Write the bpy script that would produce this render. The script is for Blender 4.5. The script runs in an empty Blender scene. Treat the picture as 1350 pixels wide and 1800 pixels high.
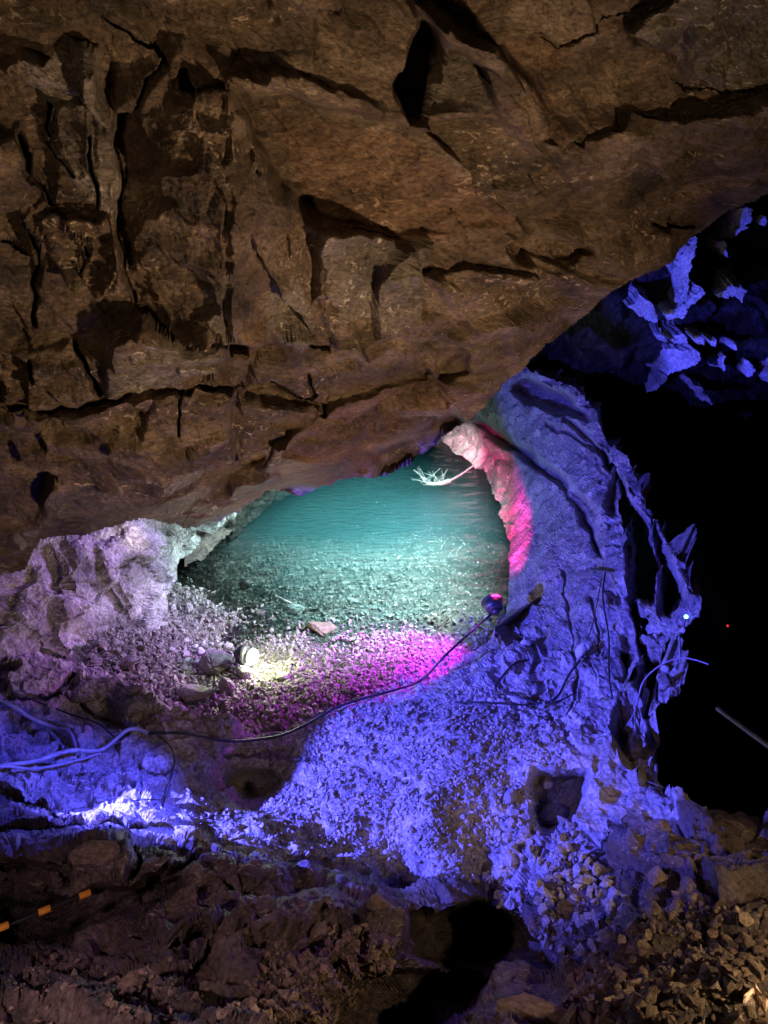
import bpy, bmesh, math, random
import numpy as np
from mathutils import Vector
R = math.radians
random.seed(7)
rng = np.random.default_rng(11)
sc = bpy.context.scene
col = sc.collection

# ------------------------------------------------------------------ camera
PITCH = 25.0
CH = 5.0                       # camera height above the pool (m)
FOC = 1285.0                   # focal length in photograph pixels (1350 x 1800)
cd = bpy.data.cameras.new('camera'); cam = bpy.data.objects.new('camera', cd); col.objects.link(cam)
cam.location = (0, 0, CH); cam.rotation_euler = (R(90 - PITCH), 0, 0)
cd.sensor_fit = 'VERTICAL'; cd.sensor_height = 24.0; cd.lens = 24.0 * FOC / 1800.0
cd.clip_start = 0.05; cd.clip_end = 200
sc.camera = cam
sp_, cp_ = math.sin(R(PITCH)), math.cos(R(PITCH))

# ------------------------------------------------------------------ world (underground: almost no ambient light)
w = bpy.data.worlds.new('World'); sc.world = w; w.use_nodes = True
w.node_tree.nodes['Background'].inputs[0].default_value = (0.5, 0.42, 0.6, 1)
w.node_tree.nodes['Background'].inputs[1].default_value = 0.0012
sc.view_settings.view_transform = 'Standard'; sc.view_settings.look = 'None'
sc.view_settings.exposure = 0.0; sc.view_settings.gamma = 1.0
sc.cycles.max_bounces = 5; sc.cycles.diffuse_bounces = 2; sc.cycles.glossy_bounces = 2
sc.cycles.transparent_max_bounces = 8; sc.cycles.volume_bounces = 1
sc.cycles.sample_clamp_indirect = 4.0; sc.cycles.caustics_reflective = False; sc.cycles.caustics_refractive = False

def at(px, py, d):
    X = (px - 675.0) / FOC; Y = (900.0 - py) / FOC
    return Vector((X * d, (cp_ + Y * sp_) * d, CH + (-sp_ + Y * cp_) * d))
def dz(py, z):                 # forward depth at which the ray of row py meets height z
    return (z - CH) / (-sp_ + cp_ * (900.0 - py) / FOC)
def atz(px, py, z): return at(px, py, dz(py, z))
def pix(p):
    x, y, z = p[0], p[1], p[2] - CH
    d = y * cp_ - z * sp_; v = y * sp_ + z * cp_
    return 675 + FOC * x / d, 900 - FOC * v / d, d

# ------------------------------------------------------------------ lamps of the show cave, with added fill spots among them
def lamp(name, kind, loc, color, power, radius=0.05, target=None, size=60, blend=0.4):
    l = bpy.data.lights.new(name, kind); o = bpy.data.objects.new(name, l); col.objects.link(o)
    o.location = loc; l.color = color; l.energy = power; l.shadow_soft_size = radius
    if kind == 'SPOT':
        l.spot_size = R(size); l.spot_blend = blend
        o.rotation_euler = (Vector(target) - Vector(loc)).to_track_quat('-Z', 'Y').to_euler()
    return o
BLUE = (0.085, 0.085, 1.0)
WARM = (1.0, 0.70, 0.42)
blue_pos = at(-125, 1400, 4.4) + Vector((0, 0, .50))
blue_aim = at(980, 1080, 8.0)
lamp('blue_flood_light', 'SPOT', blue_pos, BLUE, 3300, 0.008, blue_aim, 96, 0.6)
lamp('blue_ledge_fill', 'SPOT', at(400, 1290, 5.2) + Vector((0, 0, .55)), (0.07, 0.07, 1.0), 190, 0.03, at(150, 1345, 4.8), 100, 0.7)  # added fill for the left ledge, no fixture of its own
lamp('blue_roof_fill', 'SPOT', (-.3, 7.7, 1.9), (0.05, 0.06, 1.0), 1500, 0.02, at(1255, 530, 9.2), 32, 0.5)  # added spot that picks out the roof ribs
lamp('blue_slope_fill', 'SPOT', (-.6, 7.2, 2.7), (0.06, 0.06, 1.0), 170, 0.12, atz(850, 1290, .8), 72, 0.9)  # added soft blue fill over the gravel slope
lamp('magenta_flood_light', 'SPOT', atz(862, 1052, 0.85) + Vector((-.1, .1, 0.1)), (0.50, 0.03, 0.85), 800, 0.12, atz(650, 1178, 0), 100, 1.0)
lamp('pink_flood_light', 'SPOT', atz(872, 1058, 0.75) + Vector((0, -.1, 0.1)), (1.0, 0.03, 0.30), 2400, 0.05, atz(872, 950, 0.3), 25, 0.6)
lamp('white_lamp_light', 'POINT', atz(464, 1140, 0.48), (0.90, 1.0, 0.62), 30, 0.05)
lamp('shore_fill', 'SPOT', (0.95, 8.1, 2.2), (0.62, 0.95, 1.0), 1450, 0.15, (-.5, 8.5, 0), 108, 1.0)  # added spot to brighten the near pool bed
lamp('teal_pool_light', 'SPOT', (1.1, 10.4, 2.7), (0.62, 0.97, 1.0), 2300, 0.3, (-0.4, 10.9, 0), 104, 1.0)
lamp('white_back_light', 'SPOT', atz(760, 760, 1.2) + Vector((-.3, -1.2, 0.3)), (1.0, 0.92, 0.95), 650, 0.1, atz(798, 795, .2), 20, .4)
lamp('violet_left_fill', 'SPOT', (-1.6, 7.6, 2.2), (0.50, 0.27, 1.0), 190, 0.05, at(230, 1060, 8.0), 86, 0.8)  # added spot to tint the scree and outcrop violet
lamp('white_left_light', 'SPOT', (-2.2, 7.3, 1.6), (1.0, 0.9, 0.75), 40, 0.05, at(230, 950, 8.4), 36, 0.9)
lamp('walkway_light', 'SPOT', (2.2, 1.0, 2.6), WARM, 780, 0.10, at(400, 640, 5.0), 104, 1.0)
lamp('warm_fill_behind', 'SPOT', (-1.5, -.5, 4.2), WARM, 110, 0.2, at(560, 160, 4.0), 74, 1.0)  # added dim fill to lift the dark ceiling
lamp('warm_fill_low', 'SPOT', (2.3, 1.3, 3.5), WARM, 80, 0.03, at(1265, 1730, 2.9), 74, 0.7)  # added warm fill for the lower right heap
lamp('warm_fill_stones', 'SPOT', (2.6, 1.0, 3.6), WARM, 90, 0.03, at(1195, 1500, 4.2), 24, 0.5)  # added narrow spot to brighten the stones above the heap
lamp('violet_floor_fill', 'SPOT', (1.2, 4.4, 2.6), (0.45, 0.16, 0.9), 55, 0.04, at(690, 1640, 3.6), 60, 0.9)  # added weak spot for a purple tinge on the foreground
lamp('warm_fill_left', 'SPOT', (-1.5, 0.9, 3.7), (0.95, 0.60, 0.72), 58, 0.04, at(320, 1690, 3.0), 88, 0.9)  # added fill for the dark foreground ledge

# ------------------------------------------------------------------ noise
_perm = rng.permutation(4096).astype(np.int64)
_rnd = rng.random((4096, 6))
def _h(i, j, k, s=0):
    return _perm[(_perm[(_perm[(i + 37 * s) & 4095] + j) & 4095] + k) & 4095]
_g = rng.normal(size=(4096, 3)); _g /= np.linalg.norm(_g, axis=1)[:, None]
def perlin(p, s=0):
    i = np.floor(p).astype(np.int64); f = p - i
    u = f * f * f * (f * (f * 6 - 15) + 10)
    out = 0
    for a in (0, 1):
        wa = u[:, 0] if a else 1 - u[:, 0]
        for b in (0, 1):
            wb = wa * (u[:, 1] if b else 1 - u[:, 1])
            for c in (0, 1):
                wc = wb * (u[:, 2] if c else 1 - u[:, 2])
                g = _g[_h(i[:, 0] + a, i[:, 1] + b, i[:, 2] + c, s)]
                out = out + wc * (g[:, 0] * (f[:, 0] - a) + g[:, 1] * (f[:, 1] - b) + g[:, 2] * (f[:, 2] - c))
    return out * 1.6
def fbm(p, octs=4, s=0, gain=0.5):
    o = 0; a = 1.0
    for k in range(octs):
        o = o + a * perlin(p * (2.03 ** k) + 13.7 * k, s + k); a *= gain
    return o
def facets(p, s=0, tilt=1.0, step=0.35, w=0.13):
    """planar rock facets: per voronoi cell a tilted plane; returns value and distance to the cell border"""
    i0 = np.floor(p).astype(np.int64)
    n = len(p); f1 = np.full(n, 9.0); f2 = np.full(n, 9.0); v1 = np.zeros(n); v2 = np.zeros(n); id1 = np.zeros(n, np.int64)
    for a in (-1, 0, 1):
        for b in (-1, 0, 1):
            for c in (-1, 0, 1):
                ii = i0 + (a, b, c)
                hh = _h(ii[:, 0], ii[:, 1], ii[:, 2], s)
                rr = _rnd[hh]
                dlt = p - (ii + rr[:, :3])
                dd = (dlt * dlt).sum(1)
                val = (rr[:, 3] - .5) * step * 2 + tilt * (dlt * _g[(hh * 7 + 3) & 4095]).sum(1)
                m = dd < f1
                m2 = (~m) & (dd < f2); v2 = np.where(m, v1, np.where(m2, val, v2)); f2 = np.where(m, f1, np.minimum(f2, dd))
                f1 = np.where(m, dd, f1); v1 = np.where(m, val, v1); id1 = np.where(m, hh, id1)
    e = np.sqrt(f2) - np.sqrt(f1); t = np.clip(e / w, 0, 1)
    return v1 * (.5 + .5 * t) + v2 * (.5 - .5 * t), e, id1

# ------------------------------------------------------------------ sheet machinery
def rbf(pts, px, py):
    P = np.array(pts, float); n = len(P)
    A = np.hypot(P[:, None, 0] - P[None, :, 0], P[:, None, 1] - P[None, :, 1])
    M = np.zeros((n + 3, n + 3)); M[:n, :n] = A + np.eye(n) * 4.0
    M[:n, n] = 1; M[:n, n + 1] = P[:, 0] / 1000; M[:n, n + 2] = P[:, 1] / 1000
    M[n:, :n] = M[:n, n:].T
    s = np.linalg.solve(M, np.r_[P[:, 2], 0, 0, 0])
    out = np.zeros(px.size); X, Y = px.ravel(), py.ravel()
    for a in range(0, X.size, 40000):
        x, y = X[a:a + 40000], Y[a:a + 40000]
        out[a:a + 40000] = np.hypot(x[:, None] - P[None, :, 0], y[:, None] - P[None, :, 1]) @ s[:n] + s[n] + s[n + 1] * x / 1000 + s[n + 2] * y / 1000
    return out.reshape(px.shape)
def blur(a, r):
    for ax in (0, 1):
        pad = [(0, 0), (0, 0)]; pad[ax] = (r + 1, r)
        c = np.cumsum(np.pad(a, pad, 'edge'), axis=ax)
        n = a.shape[ax]
        a = (np.take(c, np.arange(n) + 2 * r + 1, ax) - np.take(c, np.arange(n), ax)) / (2 * r + 1)
    return a
def inpoly(px, py, poly):
    ins = np.zeros(px.shape, bool); n = len(poly)
    for i in range(n):
        x1, y1 = poly[i]; x2, y2 = poly[(i + 1) % n]
        if y1 == y2: continue
        c = ((y1 > py) != (y2 > py)) & (px < (x2 - x1) * (py - y1) / (y2 - y1) + x1)
        ins ^= c
    return ins
def segdist(px, py, line):
    d = np.full(px.shape, 1e9)
    for (x1, y1), (x2, y2) in zip(line[:-1], line[1:]):
        vx, vy = x2 - x1, y2 - y1; L = vx * vx + vy * vy + 1e-9
        t = np.clip(((px - x1) * vx + (py - y1) * vy) / L, 0, 1)
        d = np.minimum(d, np.hypot(px - x1 - t * vx, py - y1 - t * vy))
    return d
def world(px, py, d):
    X = (px - 675.0) / FOC; Y = (900.0 - py) / FOC
    return np.stack([X * d, (cp_ + Y * sp_) * d, CH + (-sp_ + Y * cp_) * d], -1)
def normals(P):
    du = np.gradient(P, axis=1); dv = np.gradient(P, axis=0)
    n = np.cross(dv, du); n /= np.linalg.norm(n, axis=-1)[..., None] + 1e-12
    c = np.array([0, 0, CH]); flip = ((c - P) * n).sum(-1) < 0
    n[flip] *= -1
    return n
class Sheet:
    def __init__(s, x0, x1, y0, y1, step):
        s.x0, s.y0, s.step = x0, y0, step
        s.px, s.py = np.meshgrid(np.arange(x0, x1 + .1, step), np.arange(y0, y1 + .1, step))
    def base(s, depth): s.P = world(s.px, s.py, depth); s.N = normals(s.P)
    def flat(s): return s.P.reshape(-1, 3)
    def push(s, amt, dep=None):
        if dep is not None:                       # keep steep ledge sides clean
            gx, gy = np.gradient(dep); k = np.hypot(gx, gy) / s.step * 100
            amt = amt.reshape(s.px.shape) / (1 + (blur(k, 1) / 2.2) ** 2)
        s.P = s.P + s.N * amt.reshape(s.px.shape)[..., None]
    def look(s, px, py):
        i = min(max((py - s.y0) / s.step, 0), s.px.shape[0] - 1.001); j = min(max((px - s.x0) / s.step, 0), s.px.shape[1] - 1.001)
        return Vector(s.P[int(i), int(j)]), Vector(s.Nf[int(i), int(j)])
    def finish(s, name, mat, mask, skirt=None, kind='structure', zones=(), **props):
        s.Nf = normals(s.P)
        H, W = s.px.shape; idx = np.arange(H * W).reshape(H, W)
        ok = mask[:-1, :-1] & mask[1:, :-1] & mask[:-1, 1:] & mask[1:, 1:]
        q = np.stack([idx[:-1, :-1][ok], idx[1:, :-1][ok], idx[1:, 1:][ok], idx[:-1, 1:][ok]], 1)
        V = s.flat(); F = q; nq = len(q)
        cxq, cyq = s.px.ravel()[q[:, 0]], s.py.ravel()[q[:, 0]]
        if skirt is not None:
            E = np.concatenate([q[:, [0, 1]], q[:, [1, 2]], q[:, [2, 3]], q[:, [3, 0]]])
            key = np.sort(E, 1); k = key[:, 0].astype(np.int64) * (H * W) + key[:, 1]
            _, first, cnt = np.unique(k, return_index=True, return_counts=True)
            B = E[first[cnt == 1]]
            ring = np.unique(B); cur = {}
            prev = ring; mapv = np.zeros(H * W, np.int64)
            pxr, pyr = s.px.ravel()[ring], s.py.ravel()[ring]
            D = skirt(pxr, pyr)
            base = V[ring]; lastids = ring; faces = [F]
            for st in (0.08, 0.3, 0.65, 1.0):
                newp = base + D * st
                newp = newp + fbm(newp * 2.2, 3, 5)[:, None] * 0.14 * st
                ids = len(V) + np.arange(len(ring)); V = np.concatenate([V, newp])
                ma = np.zeros(H * W, np.int64); ma[ring] = lastids; mb = np.zeros(H * W, np.int64); mb[ring] = ids
                faces.append(np.stack([ma[B[:, 1]], ma[B[:, 0]], mb[B[:, 0]], mb[B[:, 1]]], 1))
                lastids = ids
            F = np.concatenate(faces)
        o = mesh_np(name, V, F, mat, kind, smooth=False, **props)
        if zones:
            mi = np.zeros(len(o.data.polygons), np.int32); jx = perlin(np.stack([cxq / 14, cyq / 14, np.zeros(nq)], 1), 6) * 8; jy = perlin(np.stack([cxq / 14, cyq / 14, np.ones(nq) * 5], 1), 6) * 8
            for k, (zm, polys) in enumerate(zones):
                o.data.materials.append(zm)
                for pl_ in polys: mi[:nq][inpoly(cxq + jx, cyq + jy, pl_)] = k + 1
            o.data.polygons.foreach_set('material_index', mi)
        return o
def mesh_np(name, V, F, mat, kind=None, smooth=False, **props):
    used = np.zeros(len(V), bool); used[F.ravel()] = True
    remap = np.cumsum(used) - 1; V = V[used]; F = remap[F]
    me = bpy.data.meshes.new(name)
    me.vertices.add(len(V)); me.vertices.foreach_set('co', V.astype(np.float32).ravel())
    k = F.shape[1]
    me.loops.add(F.size); me.loops.foreach_set('vertex_index', F.astype(np.int32).ravel())
    me.polygons.add(len(F)); me.polygons.foreach_set('loop_start', np.arange(0, F.size, k, dtype=np.int32))
    me.polygons.foreach_set('loop_total', np.full(len(F), k, np.int32))
    me.update(); me.validate()
    me.polygons.foreach_set('use_smooth', np.full(len(me.polygons), smooth))
    me.materials.append(mat)
    o = bpy.data.objects.new(name, me); col.objects.link(o)
    if kind: o['kind'] = kind
    for a, b in props.items(): o[a] = b
    return o

# ------------------------------------------------------------------ materials
def ramp(nt, fac, stops):
    r = nt.nodes.new('ShaderNodeValToRGB'); nt.links.new(fac, r.inputs[0])
    e = r.color_ramp.elements
    while len(e) < len(stops): e.new(0.5)
    for el, (p, c) in zip(e, stops): el.position = p; el.color = (*c, 1) if len(c) == 3 else c
    return r.outputs[0]
def rock_mat(name, dark, mid, light, fleck=None, scale=1.0, rough=(0.55, 0.9), bump=0.8, spec=0.4, stretch=(1, 1, 1), fleckw=0.06):
    m = bpy.data.materials.new(name); m.use_nodes = True; nt = m.node_tree; L = nt.links
    b = nt.nodes['Principled BSDF']
    tc = nt.nodes.new('ShaderNodeTexCoord'); mp = nt.nodes.new('ShaderNodeMapping'); L.new(tc.outputs['Object'], mp.inputs[0])
    mp.inputs['Scale'].default_value = tuple(scale * v for v in stretch); mp.inputs['Rotation'].default_value = (.4, .5, .3)
    def noise(sc_, det, ro=0.6, dist=0.0, src=mp.outputs[0]):
        n = nt.nodes.new('ShaderNodeTexNoise'); L.new(src, n.inputs['Vector'])
        n.inputs['Scale'].default_value = sc_; n.inputs['Detail'].default_value = det; n.inputs['Roughness'].default_value = ro
        n.inputs['Distortion'].default_value = dist; return n.outputs[0]
    n1 = noise(1.6, 6, 0.62, 0.6)
    c1 = ramp(nt, n1, [(0.32, dark), (0.5, mid), (0.68, light)])
    n2 = noise(22, 5, 0.75)
    mx = nt.nodes.new('ShaderNodeMix'); mx.data_type = 'RGBA'; mx.blend_type = 'OVERLAY'; mx.inputs[0].default_value = 0.8
    L.new(c1, mx.inputs[6]); L.new(ramp(nt, n2, [(0.34, (.10,) * 3), (0.66, (.88,) * 3)]), mx.inputs[7])
    out = mx.outputs[2]
    if fleck:
        m2 = nt.nodes.new('ShaderNodeMapping'); L.new(tc.outputs['Object'], m2.inputs[0]); m2.inputs['Rotation'].default_value = (.9, .3, .6)
        m2.inputs['Scale'].default_value = (7 * scale, 24 * scale, 15 * scale)
        n3 = noise(1.0, 3, 0.55, 1.2, m2.outputs[0]); n4 = noise(1.1, 3, 0.5)
        f3 = ramp(nt, n3, [(0.585, (0, 0, 0)), (0.585 + fleckw, (1, 1, 1))]); f4 = ramp(nt, n4, [(0.47, (0, 0, 0)), (0.62, (1, 1, 1))])
        mu = nt.nodes.new('ShaderNodeMath'); mu.operation = 'MULTIPLY'; L.new(f3, mu.inputs[0]); L.new(f4, mu.inputs[1])
        mf = nt.nodes.new('ShaderNodeMix'); mf.data_type = 'RGBA'; L.new(mu.outputs[0], mf.inputs[0]); L.new(out, mf.inputs[6]); mf.inputs[7].default_value = (*fleck, 1)
        out = mf.outputs[2]
    L.new(out, b.inputs['Base Color'])
    rr = nt.nodes.new('ShaderNodeMapRange'); L.new(n2, rr.inputs[0]); rr.inputs[1].default_value = .3; rr.inputs[2].default_value = .7
    rr.inputs[3].default_value = rough[0]; rr.inputs[4].default_value = rough[1]; L.new(rr.outputs[0], b.inputs['Roughness'])
    b.inputs['Specular IOR Level'].default_value = spec
    n5 = noise(9, 9, 0.72, 0.3)
    bp = nt.nodes.new('ShaderNodeBump'); bp.inputs['Strength'].default_value = bump; bp.inputs['Distance'].default_value = 0.05
    L.new(n5, bp.inputs['Height'])
    n6 = noise(60, 4, 0.7); bp2 = nt.nodes.new('ShaderNodeBump'); bp2.inputs['Strength'].default_value = bump * .8; bp2.inputs['Distance'].default_value = 0.008
    L.new(n6, bp2.inputs['Height']); L.new(bp.outputs[0], bp2.inputs['Normal'])
    L.new(bp2.outputs[0], b.inputs['Normal'])
    return m
def plain(name, c, rough=0.5, metal=0.0, emit=None, strength=0):
    m = bpy.data.materials.new(name); m.use_nodes = True; b = m.node_tree.nodes['Principled BSDF']
    nt = m.node_tree; n = nt.nodes.new('ShaderNodeTexNoise'); n.inputs['Scale'].default_value = 18; n.inputs['Detail'].default_value = 4
    tc = nt.nodes.new('ShaderNodeTexCoord'); nt.links.new(tc.outputs['Object'], n.inputs['Vector'])
    nt.links.new(ramp(nt, n.outputs[0], [(0.3, tuple(v * .6 for v in c)), (0.65, c)]), b.inputs['Base Color'])
    b.inputs['Roughness'].default_value = rough; b.inputs['Metallic'].default_value = metal
    if emit: b.inputs['Emission Color'].default_value = (*emit, 1); b.inputs['Emission Strength'].default_value = strength
    return m
M_brown = rock_mat('brown_schist', (.055, .04, .028), (.17, .112, .068), (.33, .24, .165), (.75, .58, .42), 1.3, (.32, .75), 1.0, .55, (.8, 1, 1.9), .09)
M_rust = rock_mat('rusty_schist', (.07, .042, .027), (.19, .112, .064), (.34, .215, .13), (.70, .48, .32), 1.3, (.30, .7), 1.0, .55, (.8, 1, 1.9), .09)
M_slate = rock_mat('grey_tan_schist', (.10, .08, .062), (.21, .165, .12), (.34, .28, .22), (.8, .7, .6), 1.3, (.32, .7), 1.0, .55, (.8, 1, 1.9), .09)
M_wall = rock_mat('grey_limestone', (.24, .22, .22), (.40, .37, .36), (.58, .54, .52), (.75, .72, .70), 1.5, (.5, .9), .65)
M_pale = rock_mat('pale_marble', (.10, .09, .09), (.32, .30, .28), (.62, .59, .56), (.85, .8, .78), 1.6, (.45, .85), .6)
M_fore = rock_mat('dark_schist', (.07, .055, .05), (.16, .12, .10), (.28, .21, .17), (.5, .42, .36), 1.8, (.22, .65), .9, .6)
M_void = rock_mat('shade_darkened_schist', (.008, .007, .007), (.022, .019, .018), (.055, .048, .044), None, 1.8, (.5, .8), .7, .2)  # darkness of the unlit chamber is put into this rock colour
M_floor = rock_mat('beach_grit', (.12, .10, .09), (.26, .23, .20), (.42, .38, .34), None, 4.0, (.5, .9), 1.0)
M_stone = rock_mat('grey_stone', (.20, .18, .16), (.36, .33, .30), (.55, .51, .46), None, 3.0, (.5, .9), .5)
M_bstone = rock_mat('brown_stone', (.14, .10, .07), (.30, .22, .15), (.46, .36, .26), None, 3.0, (.5, .9), .5)
M_white = rock_mat('white_stone', (.5, .48, .45), (.7, .68, .64), (.85, .83, .8), None, 3.0, (.5, .9), .5)
M_cable = plain('black_rubber', (.035, .035, .04), 0.45)
M_greycable = plain('pale_conduit', (.42, .42, .45), 0.4)
M_metal = plain('dark_metal', (.12, .12, .14), 0.4, 0.6)
M_rod = plain('grey_rod', (.35, .32, .38), 0.4)
M_orange = plain('orange_tape', (.85, .34, .03), 0.5)
M_black = plain('black_tape', (.03, .025, .03), 0.4)
M_wood = plain('bleached_wood', (.52, .50, .46), 0.8)
M_glow = plain('lamp_glow', (1, 1, 1), 0.5, 0, (.85, 1.0, .80), 30)
M_cyan = plain('cyan_led', (.2, .8, .9), 0.5, 0, (.15, .8, 1.0), 8)
M_red = plain('red_led', (.8, .1, .1), 0.5, 0, (1, .03, .06), 1.2)

# ================================================================== THE CAVE
def tag(o, label=None, cat=None, group=None, kind=None):
    if label: o['label'] = label
    if cat: o['category'] = cat
    if group: o['group'] = group
    if kind: o['kind'] = kind
    return o
def empty(name, loc, label, cat, group=None):
    o = bpy.data.objects.new(name, None); col.objects.link(o); o.location = loc; o.empty_display_size = .1
    return tag(o, label, cat, group)
def link_bm(name, bm, mat, parent=None, origin=None, smooth=False):
    """bm is in world coordinates; it is stored relative to the parent's (or its own) origin"""
    o0 = parent.matrix_world.translation if parent and parent.parent is None and False else (Vector(parent['o']) if parent is not None and 'o' in parent else Vector((0, 0, 0)))
    base = Vector(origin) if origin is not None else Vector((0, 0, 0))
    me = bpy.data.meshes.new(name); bmesh.ops.translate(bm, verts=bm.verts, vec=-base); bm.to_mesh(me); bm.free(); me.materials.append(mat)
    if smooth:
        for p in me.polygons: p.use_smooth = True
    o = bpy.data.objects.new(name, me); col.objects.link(o)
    if parent is None: o.location = base
    else:
        o.parent = parent; o.location = base - root_loc(parent)
    return o
def root_loc(o):
    v = Vector((0, 0, 0))
    while o is not None: v = v + o.location; o = o.parent
    return v
def dirv(az, el): return Vector((math.sin(R(az)) * math.cos(R(el)), math.cos(R(az)) * math.cos(R(el)), math.sin(R(el))))
def box_bm(c, ax, ay, az_, hx, hy, hz, bev=0.0):
    bm = bmesh.new(); bmesh.ops.create_cube(bm, size=2)
    for v in bm.verts: v.co = Vector(c) + ax * v.co.x * hx + ay * v.co.y * hy + az_ * v.co.z * hz
    if bev: bmesh.ops.bevel(bm, geom=bm.edges[:], offset=bev, segments=2, affect='EDGES')
    return bm
# directions just under the brown lip, seen from the blue flood: an added unseen plate blocks everything above them
def blue_dir(px, py, d): return (at(px, py, d) - blue_pos).normalized()
BD = [dirv(27, 2.5), dirv(55, 9)]
pn = BD[0].cross(BD[1]).normalized()
if pn.z < 0: pn = -pn
fwd = (blue_aim - blue_pos); fwd = (fwd - pn * fwd.dot(pn)).normalized(); sd = fwd.cross(pn).normalized()
bf = empty('floodlight', blue_pos - Vector((0, 0, .5)), 'blue floodlight with black barn door standing on the left ledge', 'floodlight')
link_bm('light_blocker', box_bm(blue_pos + fwd * .10 + pn * .009, sd, fwd, pn, .34, .24, .002), M_metal, bf, blue_pos)
pl = dirv(24, 3).cross(dirv(52, -29)).normalized()          # second added plate: keeps blue light off the beach side, low left
if pl.z > 0: pl = -pl
f2_ = (blue_aim - blue_pos); f2_ = (f2_ - pl * f2_.dot(pl)).normalized(); s2_ = f2_.cross(pl).normalized()
link_bm('light_blocker', box_bm(blue_pos + f2_ * .10 + pl * .009, s2_, f2_, pl, .20, .24, .002), M_metal, bf, blue_pos)
link_bm('housing', box_bm(blue_pos - fwd * .13 + pn * -.03, sd, fwd, pn, .11, .05, .08, .01), M_metal, bf, blue_pos)

# ---- brown overhanging rock face
LIP = [(-90, 1012), (0, 1012), (45, 1004), (72, 946), (150, 938), (200, 927), (250, 914), (330, 934), (400, 915), (440, 890), (470, 868),
       (500, 866), (530, 873), (560, 860), (620, 838), (655, 842), (690, 835), (720, 818), (780, 768), (830, 738), (880, 690), (940, 625), (1010, 572),
       (1060, 530), (1110, 492), (1180, 462), (1225, 412), (1270, 378), (1350, 340), (1440, 290)]
S = Sheet(-90, 1440, -70, 1030, 2.5)
wx = fbm(np.stack([S.px.ravel() / 60, S.py.ravel() / 60, np.zeros(S.px.size)], 1), 3, 3).reshape(S.px.shape)
wy = fbm(np.stack([S.px.ravel() / 60, S.py.ravel() / 60, np.full(S.px.size, 9.)], 1), 3, 4).reshape(S.px.shape)
qx, qy = S.px + wx * 9, S.py + wy * 9
dep = rbf([(-90, -70, 3.1), (300, -70, 3.2), (700, -70, 3.5), (1100, -70, 3.7), (1440, -70, 3.9),
           (0, 300, 3.8), (300, 300, 3.8), (600, 300, 4.2), (900, 250, 4.2), (1300, 200, 4.6), (1350, 330, 5.6),
           (0, 600, 4.6), (300, 600, 4.7), (600, 600, 5.0), (900, 550, 5.4), (1100, 480, 5.6), (0, 850, 5.3), (300, 850, 5.5),
           (560, 800, 5.8), (800, 700, 6.0), (0, 1010, 6.2), (300, 930, 6.1), (480, 870, 6.4), (690, 830, 6.7), (1000, 570, 6.4), (1220, 410, 6.3)], S.px, S.py)
def poly_off(dep, poly, off, gx=0., gy=0., soft=0):
    cx = sum(p[0] for p in poly) / len(poly); cy = sum(p[1] for p in poly) / len(poly)
    m = inpoly(qx, qy, poly).astype(float)
    m = blur(blur(m, 1), 2) if not soft else blur(blur(m, soft), soft)
    return dep - m * (off + gx * (S.px - cx) / 100 + gy * (S.py - cy) / 100)
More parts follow.
